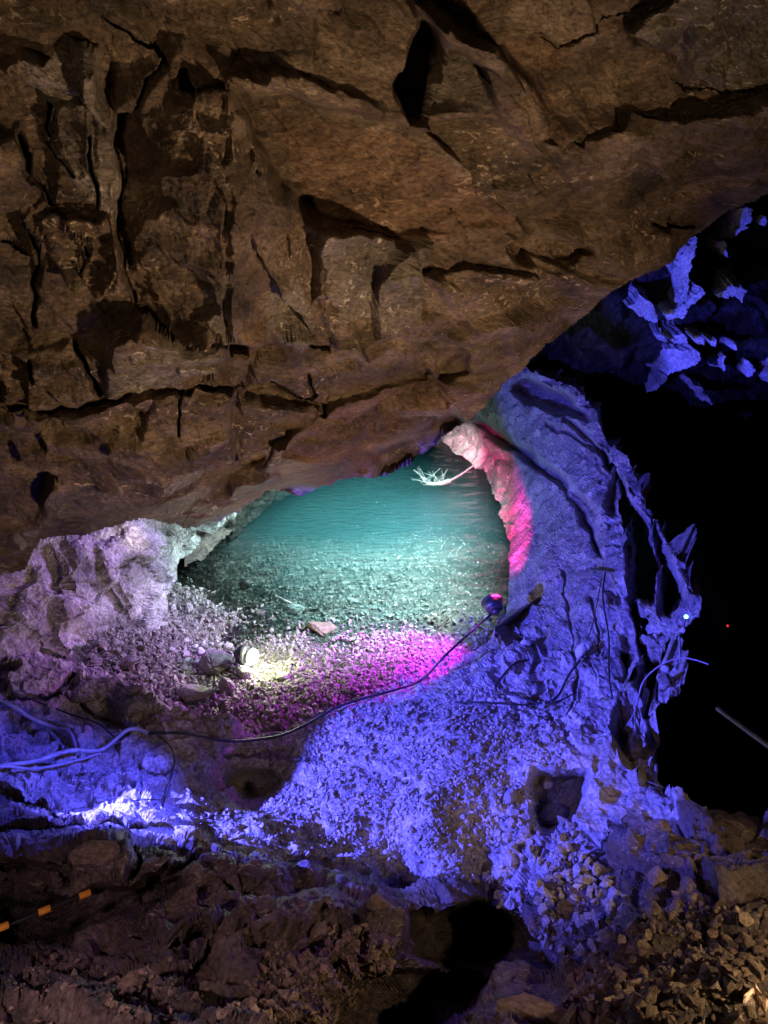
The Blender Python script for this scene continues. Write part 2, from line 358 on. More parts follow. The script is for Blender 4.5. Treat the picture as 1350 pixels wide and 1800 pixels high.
for poly, off, gx, gy in [
    ([(200, 185), (300, 160), (385, 150), (402, 330), (397, 600), (300, 575), (240, 545), (205, 400)], .08, .20, .02),
    ([(388, 150), (420, 190), (470, 300), (540, 400), (568, 480), (548, 600), (400, 602), (404, 330)], .14, -.24, .03),
    ([(0, 610), (130, 600), (180, 695), (130, 712), (0, 715)], .08, .05, .05),
    ([(178, 585), (245, 548), (300, 580), (395, 606), (375, 655), (320, 682), (190, 698)], .12, .03, -.05),
    ([(-90, 722), (130, 718), (320, 690), (420, 680), (570, 730), (500, 800), (430, 905), (330, 935), (-90, 1020)], .10, .01, -.05),
    ([(412, 682), (470, 658), (575, 722), (520, 780), (420, 805), (400, 720)], -.16, .09, .06),
    ([(430, 850), (520, 770), (640, 712), (780, 682), (860, 690), (800, 735), (690, 782), (640, 838), (470, 866)], .06, -.05, -.10),
    ([(655, 800), (690, 785), (795, 722), (812, 745), (710, 832), (660, 846)], -.45, .0, .0),
    ([(480, 866), (530, 852), (560, 860), (530, 878)], -.2, 0, 0),
    ([(715, -10), (770, 40), (880, 90), (950, 170), (975, 260), (1015, 295), (918, 238), (882, 205), (860, 130), (765, 62)], .14, .06, -.12),
    ([(768, 64), (860, 128), (882, 205), (735, 212)], -.06, .08, .06),
    ([(735, 18), (765, 62), (772, 112), (742, 200), (722, 210), (688, 150), (716, 90)], -.55, 0, 0),
    ([(390, 118), (600, 148), (725, 205), (600, 186), (400, 150)], .07, 0, -.1),
    ([(395, 155), (600, 190), (715, 225), (880, 220), (1000, 300), (900, 380), (700, 410), (560, 395), (470, 290)], -.10, .02, .03),
    ([(560, 400), (700, 415), (740, 480), (850, 540), (780, 650), (600, 620), (556, 520)], .06, -.05, -.05),
    ([(740, 480), (900, 470), (1110, 500), (1000, 585), (850, 600)], .08, 0, -.07),
    ([(760, 600), (815, 612), (828, 660), (775, 680)], -.13, .1, 0),
    ([(870, 420), (960, 412), (1040, 440), (1000, 460), (900, 450)], -.16, 0, .1),
    ([(40, 62), (170, 100), (208, 245), (150, 155), (0, 112)], .08, .05, -.05),
    ([(92, 172), (150, 180), (166, 372), (100, 362)], .07, .06, 0), ([(158, 205), (206, 232), (216, 400), (172, 372)], .06, -.06, 0),
    ([(-20, 260), (30, 265), (100, 370), (-20, 385)], .08, -.08, 0), ([(70, 400), (210, 385), (240, 540), (130, 590), (70, 540)], .07, .03, -.03),
    ([(1100, 60), (1240, -30), (1440, -30), (1440, 130), (1260, 155)], .10, -.02, -.05),
    ([(960, 260), (1150, 200), (1440, 150), (1440, 290), (1250, 360), (1050, 380)], .08, 0, -.05),
    ([(1140, 390), (1225, 402), (1180, 460), (1110, 488)], .07, .05, -.05),
]:
    dep = poly_off(dep, poly, off * 1.6 if off > -.3 else off, gx * 1.5, gy * 1.8)
for line, wd, dp in [
    ([(180, 30), (230, 60), (290, 100), (262, 130), (250, 160), (222, 210)], 4, .14), ([(315, 108), (325, 140), (345, 156)], 9, .25),
    ([(86, 195), (80, 240), (95, 262)], 8, .2), ([(30, 250), (50, 320), (100, 372)], 9, .15), ([(150, 250), (165, 330), (172, 372)], 6, .15),
    ([(245, 545), (300, 577), (392, 607)], 7, .25), ([(-90, 722), (0, 720), (130, 716), (190, 700), (320, 682)], 4, .2), ([(135, 605), (150, 650), (178, 688)], 9, .25),
    ([(318, 690), (312, 765)], 4, .15), ([(403, 610), (432, 606)], 8, .25), ([(40, 380), (70, 430), (60, 500), (65, 565)], 6, .14), ([(120, 410), (152, 440), (140, 470)], 9, .15),
    ([(960, 90), (1090, 30), (1200, -20)], 2.5, .1), ([(1140, 382), (1180, 398), (1222, 402)], 5, .15), ([(540, 655), (558, 690), (545, 700)], 5, .12),
    ([(1180, 140), (1260, 160), (1350, 150)], 2.5, .08), ([(545, 600), (575, 602)], 5, .15), ([(570, 720), (575, 745)], 5, .15), ([(52, 630), (55, 660)], 6, .15),
    ([(330, 690), (410, 672), (470, 660), (575, 720)], 3, .12), ([(130, 320), (75, 260)], 4, .1), ([(850, 130), (870, 160)], 4, .1), ([(0, 430), (40, 450)], 6, .12),
    ([(205, 240), (212, 400), (240, 540)], 4, .12), ([(560, 400), (700, 412)], 3, .08)]:
    dd = segdist(qx, qy, line)
    dep = dep + dp * np.clip(1.25 - dd / (wd * .62), 0, 1)
S.base(rbf([(-90, -70, 3.1), (675, -70, 3.5), (1440, -70, 3.9), (0, 500, 4.4), (700, 500, 4.8), (1350, 330, 5.6), (0, 1010, 6.2), (690, 830, 6.7), (1000, 570, 6.4)], S.px, S.py))
N0 = S.N.copy(); S.P = world(S.px, S.py, dep); S.N = N0
p = S.flat().copy()
warp = np.stack([fbm(p * 1.7, 3, 20), fbm(p * 1.7, 3, 21), fbm(p * 1.7, 3, 22)], 1) * 0.10
bed_ = p @ np.array([[.9, .1, .42], [0, 1, 0], [-.42, 0, .9]])       # bedding dips to the right
f1, e1, _ = facets((bed_ + warp) * (1.15, 1.15, 1.7), 1, .95, .3, .05)
f2, e2, _ = facets((bed_ + warp * .6) * (3.0, 3.4, 5.2), 2, .9, .35, .08)
f3, e3, _ = facets((bed_ + warp * .3) * (8, 10, 17), 3, .9, .4, .15)
f4, e4, _ = facets((bed_ + warp * .2) * (22, 26, 44), 4, .9, .4, .25)
n = fbm(p * 6, 5, 30, .6)
sel = np.clip(fbm(p * .9, 2, 33) * 2 + .3, 0, 1)
sel2 = np.clip(fbm(p * 1.3, 2, 36) * 2.5 + .5, 0, 1)
amt = f1 * .23 + f2 * .095 * (.35 + .65 * sel2) + f3 * .030 * (.4 + sel) + f4 * .010 + n * .014 + fbm(p * (2.2, 2.2, 3.2), 2, 38) * .03
amt -= .03 * np.clip(1 - e1 / .03, 0, 1) * np.clip(sel * 2 - 1, 0, 1)
lipy = np.interp(S.px, [a for a, b in LIP], [b for a, b in LIP])
S.push(amt * np.clip((lipy - S.py).ravel() / 90, .22, 1), dep)
jit = fbm(np.stack([S.px.ravel() / 22, S.py.ravel() / 22, np.zeros(S.px.size)], 1), 3, 8).reshape(S.px.shape)
mask = S.py < lipy + jit * 4
brown = S.finish('cave_ceiling', M_brown, mask, lambda x, y: np.stack([np.zeros_like(x), np.full_like(x, 2.4), np.full_like(x, 1.6)], 1),
    zones=[(M_rust, [[(440, 870), (520, 775), (640, 715), (780, 684), (870, 690), (800, 740), (690, 785), (640, 845), (470, 880)], [(405, 600), (548, 585), (552, 605), (430, 612)], [(470, 190), (700, 230), (900, 380), (760, 420), (560, 380)], [(860, 60), (1000, 80), (980, 240), (930, 160)]]),
           (M_slate, [[(345, 545), (402, 475), (405, 600), (388, 598)], [(560, 402), (700, 418), (745, 480), (700, 560), (590, 560)], [(40, 62), (170, 100), (208, 245), (212, 400), (160, 370), (90, 300), (60, 180)], [(770, 66), (860, 130), (880, 205), (738, 212)], [(1100, 60), (1240, -30), (1440, -30), (1440, 130), (1260, 155)], [(480, 520), (515, 455), (545, 520), (550, 600), (470, 600)], [(180, 590), (300, 580), (395, 606), (375, 655), (190, 690)]])])
BR = S

# ---- near sheet: right wall, rubble slope, left ledge and foreground
def Z(px, py, z): return (px, py, dz(py, z))
ctrl = [Z(-60, 1150, 1.0), Z(0, 1155, 1.0), Z(125, 1168, .75), Z(60, 1250, 1.0), Z(200, 1250, .75), Z(250, 1205, .85), Z(300, 1290, .9), Z(0, 1350, 1.3), Z(150, 1400, 1.2), Z(300, 1420, 1.0),
        Z(400, 1360, .55), Z(440, 1385, .15), Z(500, 1345, .4), Z(400, 1262, .75), Z(400, 1310, .7), Z(500, 1290, .5), Z(600, 1245, .48), Z(700, 1215, .46), Z(800, 1165, .45), Z(870, 1105, .5),
        Z(600, 1320, .5), Z(600, 1400, .6), Z(700, 1350, .65), Z(800, 1280, .75), Z(600, 1480, .62), Z(750, 1480, .7), Z(750, 1420, .8), Z(450, 1440, .85), Z(380, 1490, 1.25), Z(520, 1470, .75),
        Z(700, 1540, .35), Z(850, 1530, .5), Z(480, 1530, 1.35), Z(300, 1500, 1.6), Z(560, 1560, .9),
        Z(-60, 1480, 1.8), Z(100, 1470, 1.65), Z(100, 1520, 1.9), Z(230, 1500, 1.8), Z(200, 1550, 1.8), Z(100, 1620, 1.2), Z(0, 1640, 1.1), Z(-60, 1720, 2.0), Z(60, 1710, 1.9), Z(300, 1600, 1.6), Z(400, 1700, 1.9),
        Z(600, 1610, 1.4), Z(500, 1600, 1.55), Z(700, 1620, 1.3), Z(600, 1700, 1.6), Z(700, 1710, 1.6), Z(500, 1850, 2.5), Z(-60, 1850, 2.9), Z(250, 1850, 2.7),
        Z(800, 1590, 1.0), Z(830, 1650, .2), Z(700, 1790, .9), Z(780, 1720, .9), Z(950, 1600, 1.0), Z(960, 1690, .7), Z(780, 1850, 1.2), Z(880, 1790, 1.9), Z(1000, 1850, 2.1), Z(1100, 1700, 1.6), Z(1150, 1850, 2.5),
        Z(1440, 1850, 2.7), Z(1300, 1650, 2.0), Z(1250, 1560, 1.6), Z(1180, 1480, 1.4), Z(1080, 1600, 1.2), Z(1440, 1500, 1.5),
        Z(885, 1078, 0), Z(893, 1000, 0), Z(888, 930, 0), Z(865, 860, 0), Z(845, 815, 0), Z(775, 768, 0),
        (905, 660, 12.2), (960, 700, 11.0), (850, 740, 13.2), (900, 800, 12.0), (1050, 740, 9.6), (950, 850, 10.2), (1000, 900, 9.1), (1100, 860, 8.4), (1170, 930, 7.8),
        (950, 1000, 8.7), (1050, 1000, 7.7), (1110, 1000, 7.2), (1215, 1040, 6.7), (940, 1100, 7.9), (1050, 1100, 7.0), (1150, 1150, 6.3), (900, 1200, 6.8), (1000, 1200, 6.4), (1100, 1250, 5.8), (1190, 1240, 5.7),
        (900, 1300, 5.9), (1000, 1310, 5.65), (1140, 1330, 5.3), (1090, 1400, 5.1), (1000, 1450, 5.1), (900, 1420, 5.4), (920, 1500, 5.0), (1050, 1500, 4.7)]
NEARPOLY = [(772, 764), (800, 752), (850, 700), (905, 640), (960, 660), (1010, 680), (1050, 722), (1062, 768), (1105, 810), (1135, 880), (1160, 940), (1205, 990), (1218, 1045), (1235, 1080), (1215, 1110),
            (1165, 1130), (1170, 1170), (1205, 1190), (1200, 1240), (1160, 1262), (1150, 1300), (1140, 1330), (1165, 1380), (1230, 1420), (1450, 1430), (1450, 1900), (-80, 1900), (-80, 1148), (60, 1152), (128, 1166),
            (190, 1182), (255, 1212), (275, 1240), (330, 1252), (400, 1262), (470, 1285), (510, 1282), (560, 1258), (600, 1243), (660, 1222), (720, 1200), (770, 1186), (805, 1160), (828, 1142), (866, 1122), (874, 1095), (888, 1076),
            (897, 1030), (892, 1000), (893, 960), (886, 925), (872, 880), (858, 845), (845, 815), (825, 800), (800, 790)]
S = Sheet(-70, 1440, 640, 1850, 2.4)
dep = rbf(ctrl, S.px, S.py)
wx = fbm(np.stack([S.px.ravel() / 50, S.py.ravel() / 50, np.full(S.px.size, 3.)], 1), 3, 13).reshape(S.px.shape)
wy = fbm(np.stack([S.px.ravel() / 50, S.py.ravel() / 50, np.full(S.px.size, 19.)], 1), 3, 14).reshape(S.px.shape)
qx, qy = S.px + wx * 8, S.py + wy * 8
S.base(blur(blur(dep, 12), 12)); N0 = S.N.copy()
for poly, off, gx, gy in [
    ([(835, 728), (900, 770), (985, 830), (1045, 905), (1000, 860), (930, 810), (850, 760)], -.5, 0, 0),            # dark diagonal gash
    ([(850, 790), (905, 808), (900, 822), (855, 805)], -.3, 0, 0),
    ([(930, 668), (1000, 700), (1030, 735), (950, 715), (905, 690)], -.9, 0, 0),
    ([(1068, 840), (1080, 850), (1090, 910), (1075, 900)], -.35, 0, 0), ([(1110, 890), (1130, 930), (1160, 1010), (1150, 1060), (1120, 1050), (1115, 960)], -.8, 0, 0),
    ([(1150, 930), (1170, 985), (1200, 1060), (1160, 1080), (1165, 1020)], -.8, 0, 0),
    ([(1092, 1133), (1106, 1140), (1110, 1195), (1100, 1200)], -.25, 0, 0), ([(1120, 1190), (1160, 1160), (1150, 1230), (1140, 1270)], -.5, 0, 0),
    ([(918, 900), (940, 940), (925, 1000), (935, 1060), (1000, 1100), (1060, 1000), (1060, 900), (960, 830), (905, 815)], -.14, 0, 0),
    ([(940, 1365), (1040, 1368), (1010, 1440), (950, 1460), (930, 1400)], -.45, 0, 0),                                # hollow at the foot
    ([(1100, 1200), (1140, 1180), (1138, 1290), (1105, 1300)], .12, -.05, 0), ([(1015, 1120), (1035, 1110), (1028, 1175), (1005, 1180)], .08, 0, 0),
    ([(0, 1152), (120, 1168), (125, 1190), (90, 1222), (50, 1225), (0, 1215)], .14, .02, -.05),                      # left blue block
    ([(128, 1170), (190, 1184), (252, 1214), (300, 1300), (250, 1290), (190, 1240), (130, 1230)], .12, -.03, 0),
    ([(30, 1262), (130, 1290), (140, 1322), (60, 1340), (0, 1340), (0, 1270)], -.18, 0, 0), ([(110, 1240), (160, 1262), (140, 1280), (90, 1262)], -.10, 0, 0),
    ([(395, 1365), (470, 1355), (492, 1372), (470, 1400), (430, 1402)], -.25, 0, 0),
    ([(110, 1480), (170, 1458), (232, 1465), (238, 1500), (215, 1522), (150, 1522)], .16, .02, 0),                   # brown block
    ([(0, 1595), (200, 1560), (330, 1535), (300, 1580), (180, 1620), (90, 1660), (0, 1660)], -.35, 0, 0),
    ([(720, 1600), (840, 1588), (900, 1620), (890, 1680), (800, 1700), (705, 1680)], -.6, 0, 0), ([(620, 1730), (700, 1705), (870, 1705), (840, 1760), (720, 1850), (560, 1850)], -.6, 0, 0),
    ([(0, 1690), (230, 1680), (400, 1600), (560, 1562), (650, 1590), (520, 1640), (340, 1715), (0, 1765)], .10, .0, -.08),
    ([(250, 1600), (330, 1560), (420, 1570), (380, 1620), (290, 1660)], .08, -.05, .05), ([(420, 1640), (560, 1600), (700, 1610), (720, 1650), (600, 1690), (470, 1700)], .07, 0, -.08),
    ([(0, 1760), (200, 1735), (330, 1700), (300, 1760), (120, 1800), (0, 1810)], .08, 0, -.08), ([(640, 1600), (700, 1596), (712, 1660), (650, 1670)], .12, .05, 0),
    ([(230, 1520), (340, 1500), (520, 1520), (700, 1570), (900, 1600), (720, 1600), (520, 1570), (330, 1545)], .09, 0, -.08),
    ([(380, 1560), (520, 1545), (560, 1570), (450, 1590)], -.12, 0, 0), ([(340, 1640), (540, 1610), (620, 1640), (560, 1700), (380, 1790), (300, 1700)], -.10, 0, 0),
]:
    dep = poly_off(dep, poly, off, gx, gy)
for line, wd, dp in [
    ([(830, 740), (930, 800), (1010, 880), (1060, 980)], 5, .2), ([(1000, 740), (1060, 800), (1100, 870), (1120, 960)], 6, .25), ([(1060, 790), (1090, 850), (1115, 900)], 5, .2), ([(960, 740), (1040, 790)], 4, .15),
    ([(1105, 960), (1115, 1060), (1130, 1150), (1150, 1220)], 7, .3), ([(990, 1000), (1000, 1080), (1010, 1180), (1000, 1260)], 3, .1), ([(1040, 1050), (1050, 1150)], 3, .1),
    ([(850, 1120), (900, 1112), (935, 1128), (945, 1160), (930, 1180)], 7, .16), ([(940, 1240), (960, 1220), (950, 1200)], 9, .12), ([(955, 1110), (960, 1140)], 7, .12), ([(1120, 1270), (1150, 1250)], 8, .25),
    ([(90, 1215), (150, 1250), (230, 1290)], 4, .12), ([(0, 1225), (100, 1222), (125, 1190)], 4, .15), ([(130, 1370), (240, 1360), (290, 1370)], 2.5, .05), ([(100, 1420), (220, 1400), (290, 1385)], 2.5, .05), ([(240, 1350), (245, 1420)], 2.5, .05),
    ([(0, 1400), (60, 1410), (130, 1440), (300, 1460)], 6, .16), ([(0, 1460), (90, 1450), (160, 1455)], 9, .2), ([(0, 1525), (60, 1520), (120, 1540)], 8, .15), ([(235, 1480), (245, 1520), (215, 1545)], 5, .14),
    ([(260, 1545), (330, 1515), (345, 1508)], 9, .2), ([(0, 1740), (150, 1770), (300, 1735), (380, 1690)], 5, .1), ([(60, 1700), (200, 1720), (350, 1650)], 4, .1)]:
    dep = dep + dp * np.clip(1.3 - segdist(qx, qy, line) / wd, 0, 1)
S.P = world(S.px, S.py, dep); S.N = N0
p = S.flat().copy(); X, Y = S.px.ravel(), S.py.ravel()
warp = np.stack([fbm(p * 2, 3, 40), fbm(p * 2, 3, 41), fbm(p * 2, 3, 42)], 1) * 0.16
wallw = np.clip((X + (Y - 1250) * -.35 - 850) / 90, 0, 1) * (Y < 1520)              # wall zone: bladed, near-vertical relief
rub = blur(blur(inpoly(S.px, S.py, [(480, 1300), (560, 1250), (830, 1190), (980, 1230), (1010, 1350), (930, 1480), (850, 1540), (600, 1510), (420, 1480), (290, 1450), (330, 1400), (460, 1420)]).astype(float), 8), 8).ravel()
lay = np.clip(1 - wallw - rub, 0, 1)
f1, e1, _ = facets((p + warp * .6) * (2.2, 1.5, 1.3), 11, .9, .35, .06)
f2, e2, _ = facets((p + warp * .4) * (6.5, 5, 3.6), 12, .9, .4, .12)
f3, e3, _ = facets((p + warp * .3) * (17, 12, 9), 13, .9, .4, .2)
g1, h1, _ = facets((p + warp) * (1.7, 2.0, 3.6), 14, .9, .4, .10)
g2, h2, _ = facets((p + warp * .6) * (5, 6, 9), 15, .9, .4, .18)
g3, h3, _ = facets((p + warp * .3) * (14, 16, 20), 16, .9, .4, .25)
n = fbm(p * 7, 5, 50, .6)
edge = np.clip((X - 1000) / 150, 0, 1) * wallw
amt = wallw * (f1 * (.14 + .05 * edge) + f2 * (.055 + .01 * edge) + f3 * .018) + lay * (g1 * .13 + g2 * .05 + g3 * .016) + rub * (g2 * .022 + f3 * .012) + n * (.013 + .006 * lay + .012 * rub)
amt -= wallw * .03 * np.clip(1 - e1 / .06, 0, 1) + lay * (.03 * np.clip(1 - h1 / .06, 0, 1) + .012 * np.clip(1 - h2 / .08, 0, 1))
S.push(amt, dep)
ex = fbm(np.stack([X / 18, Y / 18, np.zeros(X.size)], 1), 3, 18).reshape(S.px.shape); ey = fbm(np.stack([X / 18, Y / 18, np.ones(X.size) * 7], 1), 3, 18).reshape(S.px.shape)
amp = 3 + 3 * np.clip((S.px - 950) / 100, 0, 1)
mask = inpoly(S.px + ex * amp, S.py + ey * amp, NEARPOLY)
def near_skirt(x, y):
    D = np.stack([np.zeros_like(x), np.full_like(x, .55), np.full_like(x, -.9)], 1)
    wl = (x > 760) & (y < 1110) & (x < 900)
    D[wl] = (.9, 1.2, -.2)
    cr = (x >= 900) & (y < 1345)
    D[cr] = (.20, .60, -.12)
    D[(x > 1100) & (y >= 1345)] = (0, .4, -1.6)
    hl = (x > 1050) & (x < 1212) & (y > 805) & (y < 1275)
    D[hl] = D[hl] * .22
    return D
# the floor of the near part has a darker rock than the wall: two structures cut along the foot of the wall
fore_line = np.interp(S.px + wx * 14, [-80, 60, 150, 300, 420, 520, 700, 850, 930, 1050, 1110, 1450], [1385, 1400, 1440, 1478, 1490, 1512, 1540, 1550, 1560, 1480, 1420, 1420])
for hp in [[(1110, 890), (1130, 930), (1160, 1010), (1150, 1060), (1122, 1050), (1118, 960)], [(1150, 930), (1170, 985), (1200, 1060), (1172, 1090), (1165, 1020)], [(1090, 870), (1105, 880), (1112, 950), (1098, 940)],
           [(1120, 1080), (1150, 1085), (1150, 1120), (1130, 1110)], [(1125, 1195), (1150, 1180), (1146, 1240), (1132, 1262)], [(1068, 815), (1078, 812), (1092, 850), (1080, 850)], [(1092, 1135), (1104, 1140), (1108, 1192), (1100, 1196)]]:
    mask &= ~inpoly(S.px + ex * 5, S.py + ey * 8, hp)
mf = mask & (S.py > fore_line)
mw = mask & (S.py <= fore_line + S.step * 1.01)
wall = S.finish('cave_wall', M_wall, mw, near_skirt)
fore = S.finish('cave_floor', M_fore, mf)
NEAR = S

# ---- beach and pool bed behind the ridge
S = Sheet(-40, 1000, 660, 1340, 2.5)
def ground_z(x, y):
    # shoreline about y = 8.0; bed falls away beyond it
    s = y - 7.25 - .10 * np.sin(x * 1.7)
    z = np.where(s < 0, -.02 - s * .20, -.02 - s * .07 - .040 * s * s)
    left = np.clip(-1.9 - x, 0, 3); z = z + left * .28 * np.exp(-np.maximum(s, 0) * .5)
    return np.maximum(z, -3.2)
d = np.vectorize(lambda py: dz(min(max(py, 700), 1400), 0))(S.py).astype(float)
for k in range(14):
    P = world(S.px, S.py, d); gz = ground_z(P[..., 0], P[..., 1])
    d = d * .4 + .6 * (gz - CH) / (-sp_ + cp_ * (900 - S.py) / FOC)
S.base(d); p = S.flat().copy()
g3, h3, i3 = facets(p * (11, 11, 11), 21, .5, .5); g4, h4, _ = facets(p * (26, 26, 26), 22, .5, .5)
amt = np.clip(h3 * 1.5, 0, .5) * .05 + np.clip(h4 * 1.2, 0, .4) * .025 + fbm(p * 1.5, 4, 60) * .06 + fbm(p * 9, 3, 61) * .012
S.N = np.zeros_like(S.N); S.N[..., 2] = 1
S.push(amt)
bed = S.finish('pool_bed', M_floor, np.ones(S.px.shape, bool))
BED = S

# ---- purple rock outcrop left of the pool
S = Sheet(-60, 460, 840, 1240, 2.4)
dep = rbf([(-60, 950, 7.0), (0, 1000, 6.9), (70, 930, 7.7), (150, 900, 8.3), (250, 880, 8.8), (330, 900, 9.6), (310, 1000, 9.1), (300, 1080, 8.8), (280, 1110, 8.4), (200, 1000, 8.1), (120, 1000, 7.6), (180, 1130, 7.9),
           (100, 1100, 7.3), (0, 1080, 6.7), (130, 1170, 7.3), (0, 1160, 6.4), (60, 1150, 6.8), (400, 930, 11.0), (360, 980, 10.6), (-60, 1200, 6.2)], S.px, S.py)
qx, qy = S.px + 0, S.py + 0
for poly, off, gx, gy in [([(78, 948), (105, 990), (112, 1040), (90, 1030), (68, 985)], -.16, 0, 0), ([(60, 985), (150, 1110), (128, 1165), (20, 1080)], .12, .1, 0), ([(170, 960), (230, 930), (285, 960), (278, 1050), (230, 1085), (190, 1020)], .10, -.1, 0),
                          ([(240, 910), (320, 945), (322, 1010), (290, 1050), (290, 1105), (270, 1080), (285, 1000), (250, 950)], -.10, -.1, 0)]:
    dep = poly_off(dep, poly, off, gx, gy)
S.base(dep); p = S.flat().copy()
warp = np.stack([fbm(p * 2, 3, 70), fbm(p * 2, 3, 71), fbm(p * 2, 3, 72)], 1) * 0.08
r_ = p @ np.array([[.8, 0, .6], [0, 1, 0], [-.6, 0, .8]])
f1, e1, _ = facets((r_ + warp) * (2.6, 1.5, 1.2), 31, .9, .3); f2, e2, _ = facets((r_ + warp * .5) * (7, 5, 4), 32, .9, .4); f3, e3, _ = facets((r_ + warp * .3) * 18, 33, .9, .4)
S.push(f1 * .20 + f2 * .055 + f3 * .012 + fbm(p * 5, 4, 75, .5) * .010 - .03 * np.clip(1 - e1 / .04, 0, 1))
mask = inpoly(S.px + 0, S.py + 0, [(-60, 900), (70, 900), (260, 860), (430, 880), (400, 925), (352, 940), (340, 975), (322, 985), (312, 1020), (292, 1052), (296, 1085), (284, 1108), (240, 1118), (200, 1124), (150, 1140), (130, 1172), (135, 1230), (-60, 1230)])
outc = S.finish('cave_outcrop', M_pale, mask, lambda x, y: np.tile([-.4, 1.2, -.35], (len(x), 1)))
OUT = S

# ---- murky rock rising out of the far left of the pool, and the pale rock at its far right end
S = Sheet(330, 620, 800, 1000, 3)
dep = rbf([(330, 830, 12), (450, 830, 13.5), (600, 830, 16), (330, 990, 9.9), (430, 960, 11.2), (480, 920, 12.5), (600, 900, 15)], S.px, S.py)
S.base(dep); p = S.flat().copy(); f1, e1, _ = facets(p * 1.2, 41, .9, .4); f2, e2, _ = facets(p * 4, 42, .9, .4)
S.push(f1 * .2 + f2 * .06 + fbm(p * 3, 4, 80) * .08)
S.finish('cave_back_wall', M_fore, inpoly(S.px, S.py, [(330, 800), (600, 800), (560, 850), (490, 880), (455, 905), (430, 930), (385, 955), (360, 985), (330, 990)]), lambda x, y: np.tile([-.3, 1.2, -.6], (len(x), 1)))
S = Sheet(740, 870, 730, 840, 1.6)
dep = rbf([Z(772, 770, 0), Z(795, 797, 0), Z(825, 815, 0), Z(845, 830, 0), (800, 750, 14.6), (840, 780, 13.9), (870, 800, 13.2), (760, 740, 15.5)], S.px, S.py)
S.base(dep); p = S.flat().copy(); f2, e2, _ = facets(p * 3, 43, .9, .4)
S.push(f2 * .05 + fbm(p * 4, 4, 81) * .05)
S.finish('far_shore_rock', M_white, inpoly(S.px, S.py, [(768, 772), (785, 782), (797, 798), (812, 802), (828, 815), (836, 826), (850, 824), (858, 845), (870, 840), (870, 735), (760, 735), (745, 760)]), lambda x, y: np.tile([.4, 1.0, -.4], (len(x), 1)))

# ---- dark chamber to the right, with the blue-lit ribs of its roof
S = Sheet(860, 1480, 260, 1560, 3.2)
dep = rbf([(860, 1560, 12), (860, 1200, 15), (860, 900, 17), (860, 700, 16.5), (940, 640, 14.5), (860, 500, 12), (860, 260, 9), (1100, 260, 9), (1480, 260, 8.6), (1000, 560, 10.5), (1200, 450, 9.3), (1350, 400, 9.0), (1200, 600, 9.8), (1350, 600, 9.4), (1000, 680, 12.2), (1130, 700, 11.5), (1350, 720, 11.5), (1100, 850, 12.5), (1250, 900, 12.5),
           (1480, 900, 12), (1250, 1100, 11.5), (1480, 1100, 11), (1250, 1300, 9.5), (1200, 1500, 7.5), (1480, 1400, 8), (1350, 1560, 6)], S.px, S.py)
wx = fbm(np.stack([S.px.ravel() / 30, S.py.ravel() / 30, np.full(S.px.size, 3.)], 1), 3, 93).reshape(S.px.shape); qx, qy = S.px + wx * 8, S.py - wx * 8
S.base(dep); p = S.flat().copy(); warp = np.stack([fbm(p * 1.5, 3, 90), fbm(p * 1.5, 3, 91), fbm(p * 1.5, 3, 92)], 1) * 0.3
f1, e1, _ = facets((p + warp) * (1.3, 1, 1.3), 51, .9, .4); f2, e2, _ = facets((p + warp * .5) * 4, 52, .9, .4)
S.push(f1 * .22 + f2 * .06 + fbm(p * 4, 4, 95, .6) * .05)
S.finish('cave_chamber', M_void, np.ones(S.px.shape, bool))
VOID = S
RIBS = [
    [(1240, 410), (1290, 365), (1330, 360), (1318, 400), (1285, 420), (1250, 430)],
    [(1255, 425), (1275, 420), (1282, 455), (1262, 445)],
    [(1330, 395), (1350, 380), (1350, 400)],
    [(1205, 440), (1228, 415), (1215, 470), (1205, 535), (1185, 530), (1183, 470)],
    [(1105, 540), (1125, 520), (1150, 540), (1165, 565), (1135, 568)],
    [(1165, 545), (1200, 540), (1235, 505), (1243, 512), (1215, 545), (1205, 560), (1180, 560)],
    [(1255, 520), (1280, 498), (1312, 510), (1300, 545), (1295, 520), (1270, 528)],
    [(1150, 588), (1170, 592), (1172, 604), (1155, 600)],
    [(1180, 588), (1205, 588), (1206, 603), (1184, 603)],
    [(1222, 588), (1240, 592), (1245, 608), (1224, 606)],
    [(1245, 598), (1262, 598), (1260, 610), (1248, 610)],
    [(1282, 608), (1296, 602), (1300, 620), (1284, 616)],
    [(1172, 615), (1225, 612), (1238, 635), (1200, 650), (1178, 660)],
    [(1138, 690), (1165, 655), (1172, 665), (1160, 685)],
    [(1195, 665), (1210, 662), (1235, 690), (1255, 712), (1235, 705), (1220, 690)],
    [(1298, 645), (1310, 630), (1330, 650), (1320, 665), (1305, 660)],
    [(1335, 630), (1380, 620), (1370, 680), (1340, 665)],
    [(1268, 625), (1278, 628), (1270, 670)],
]
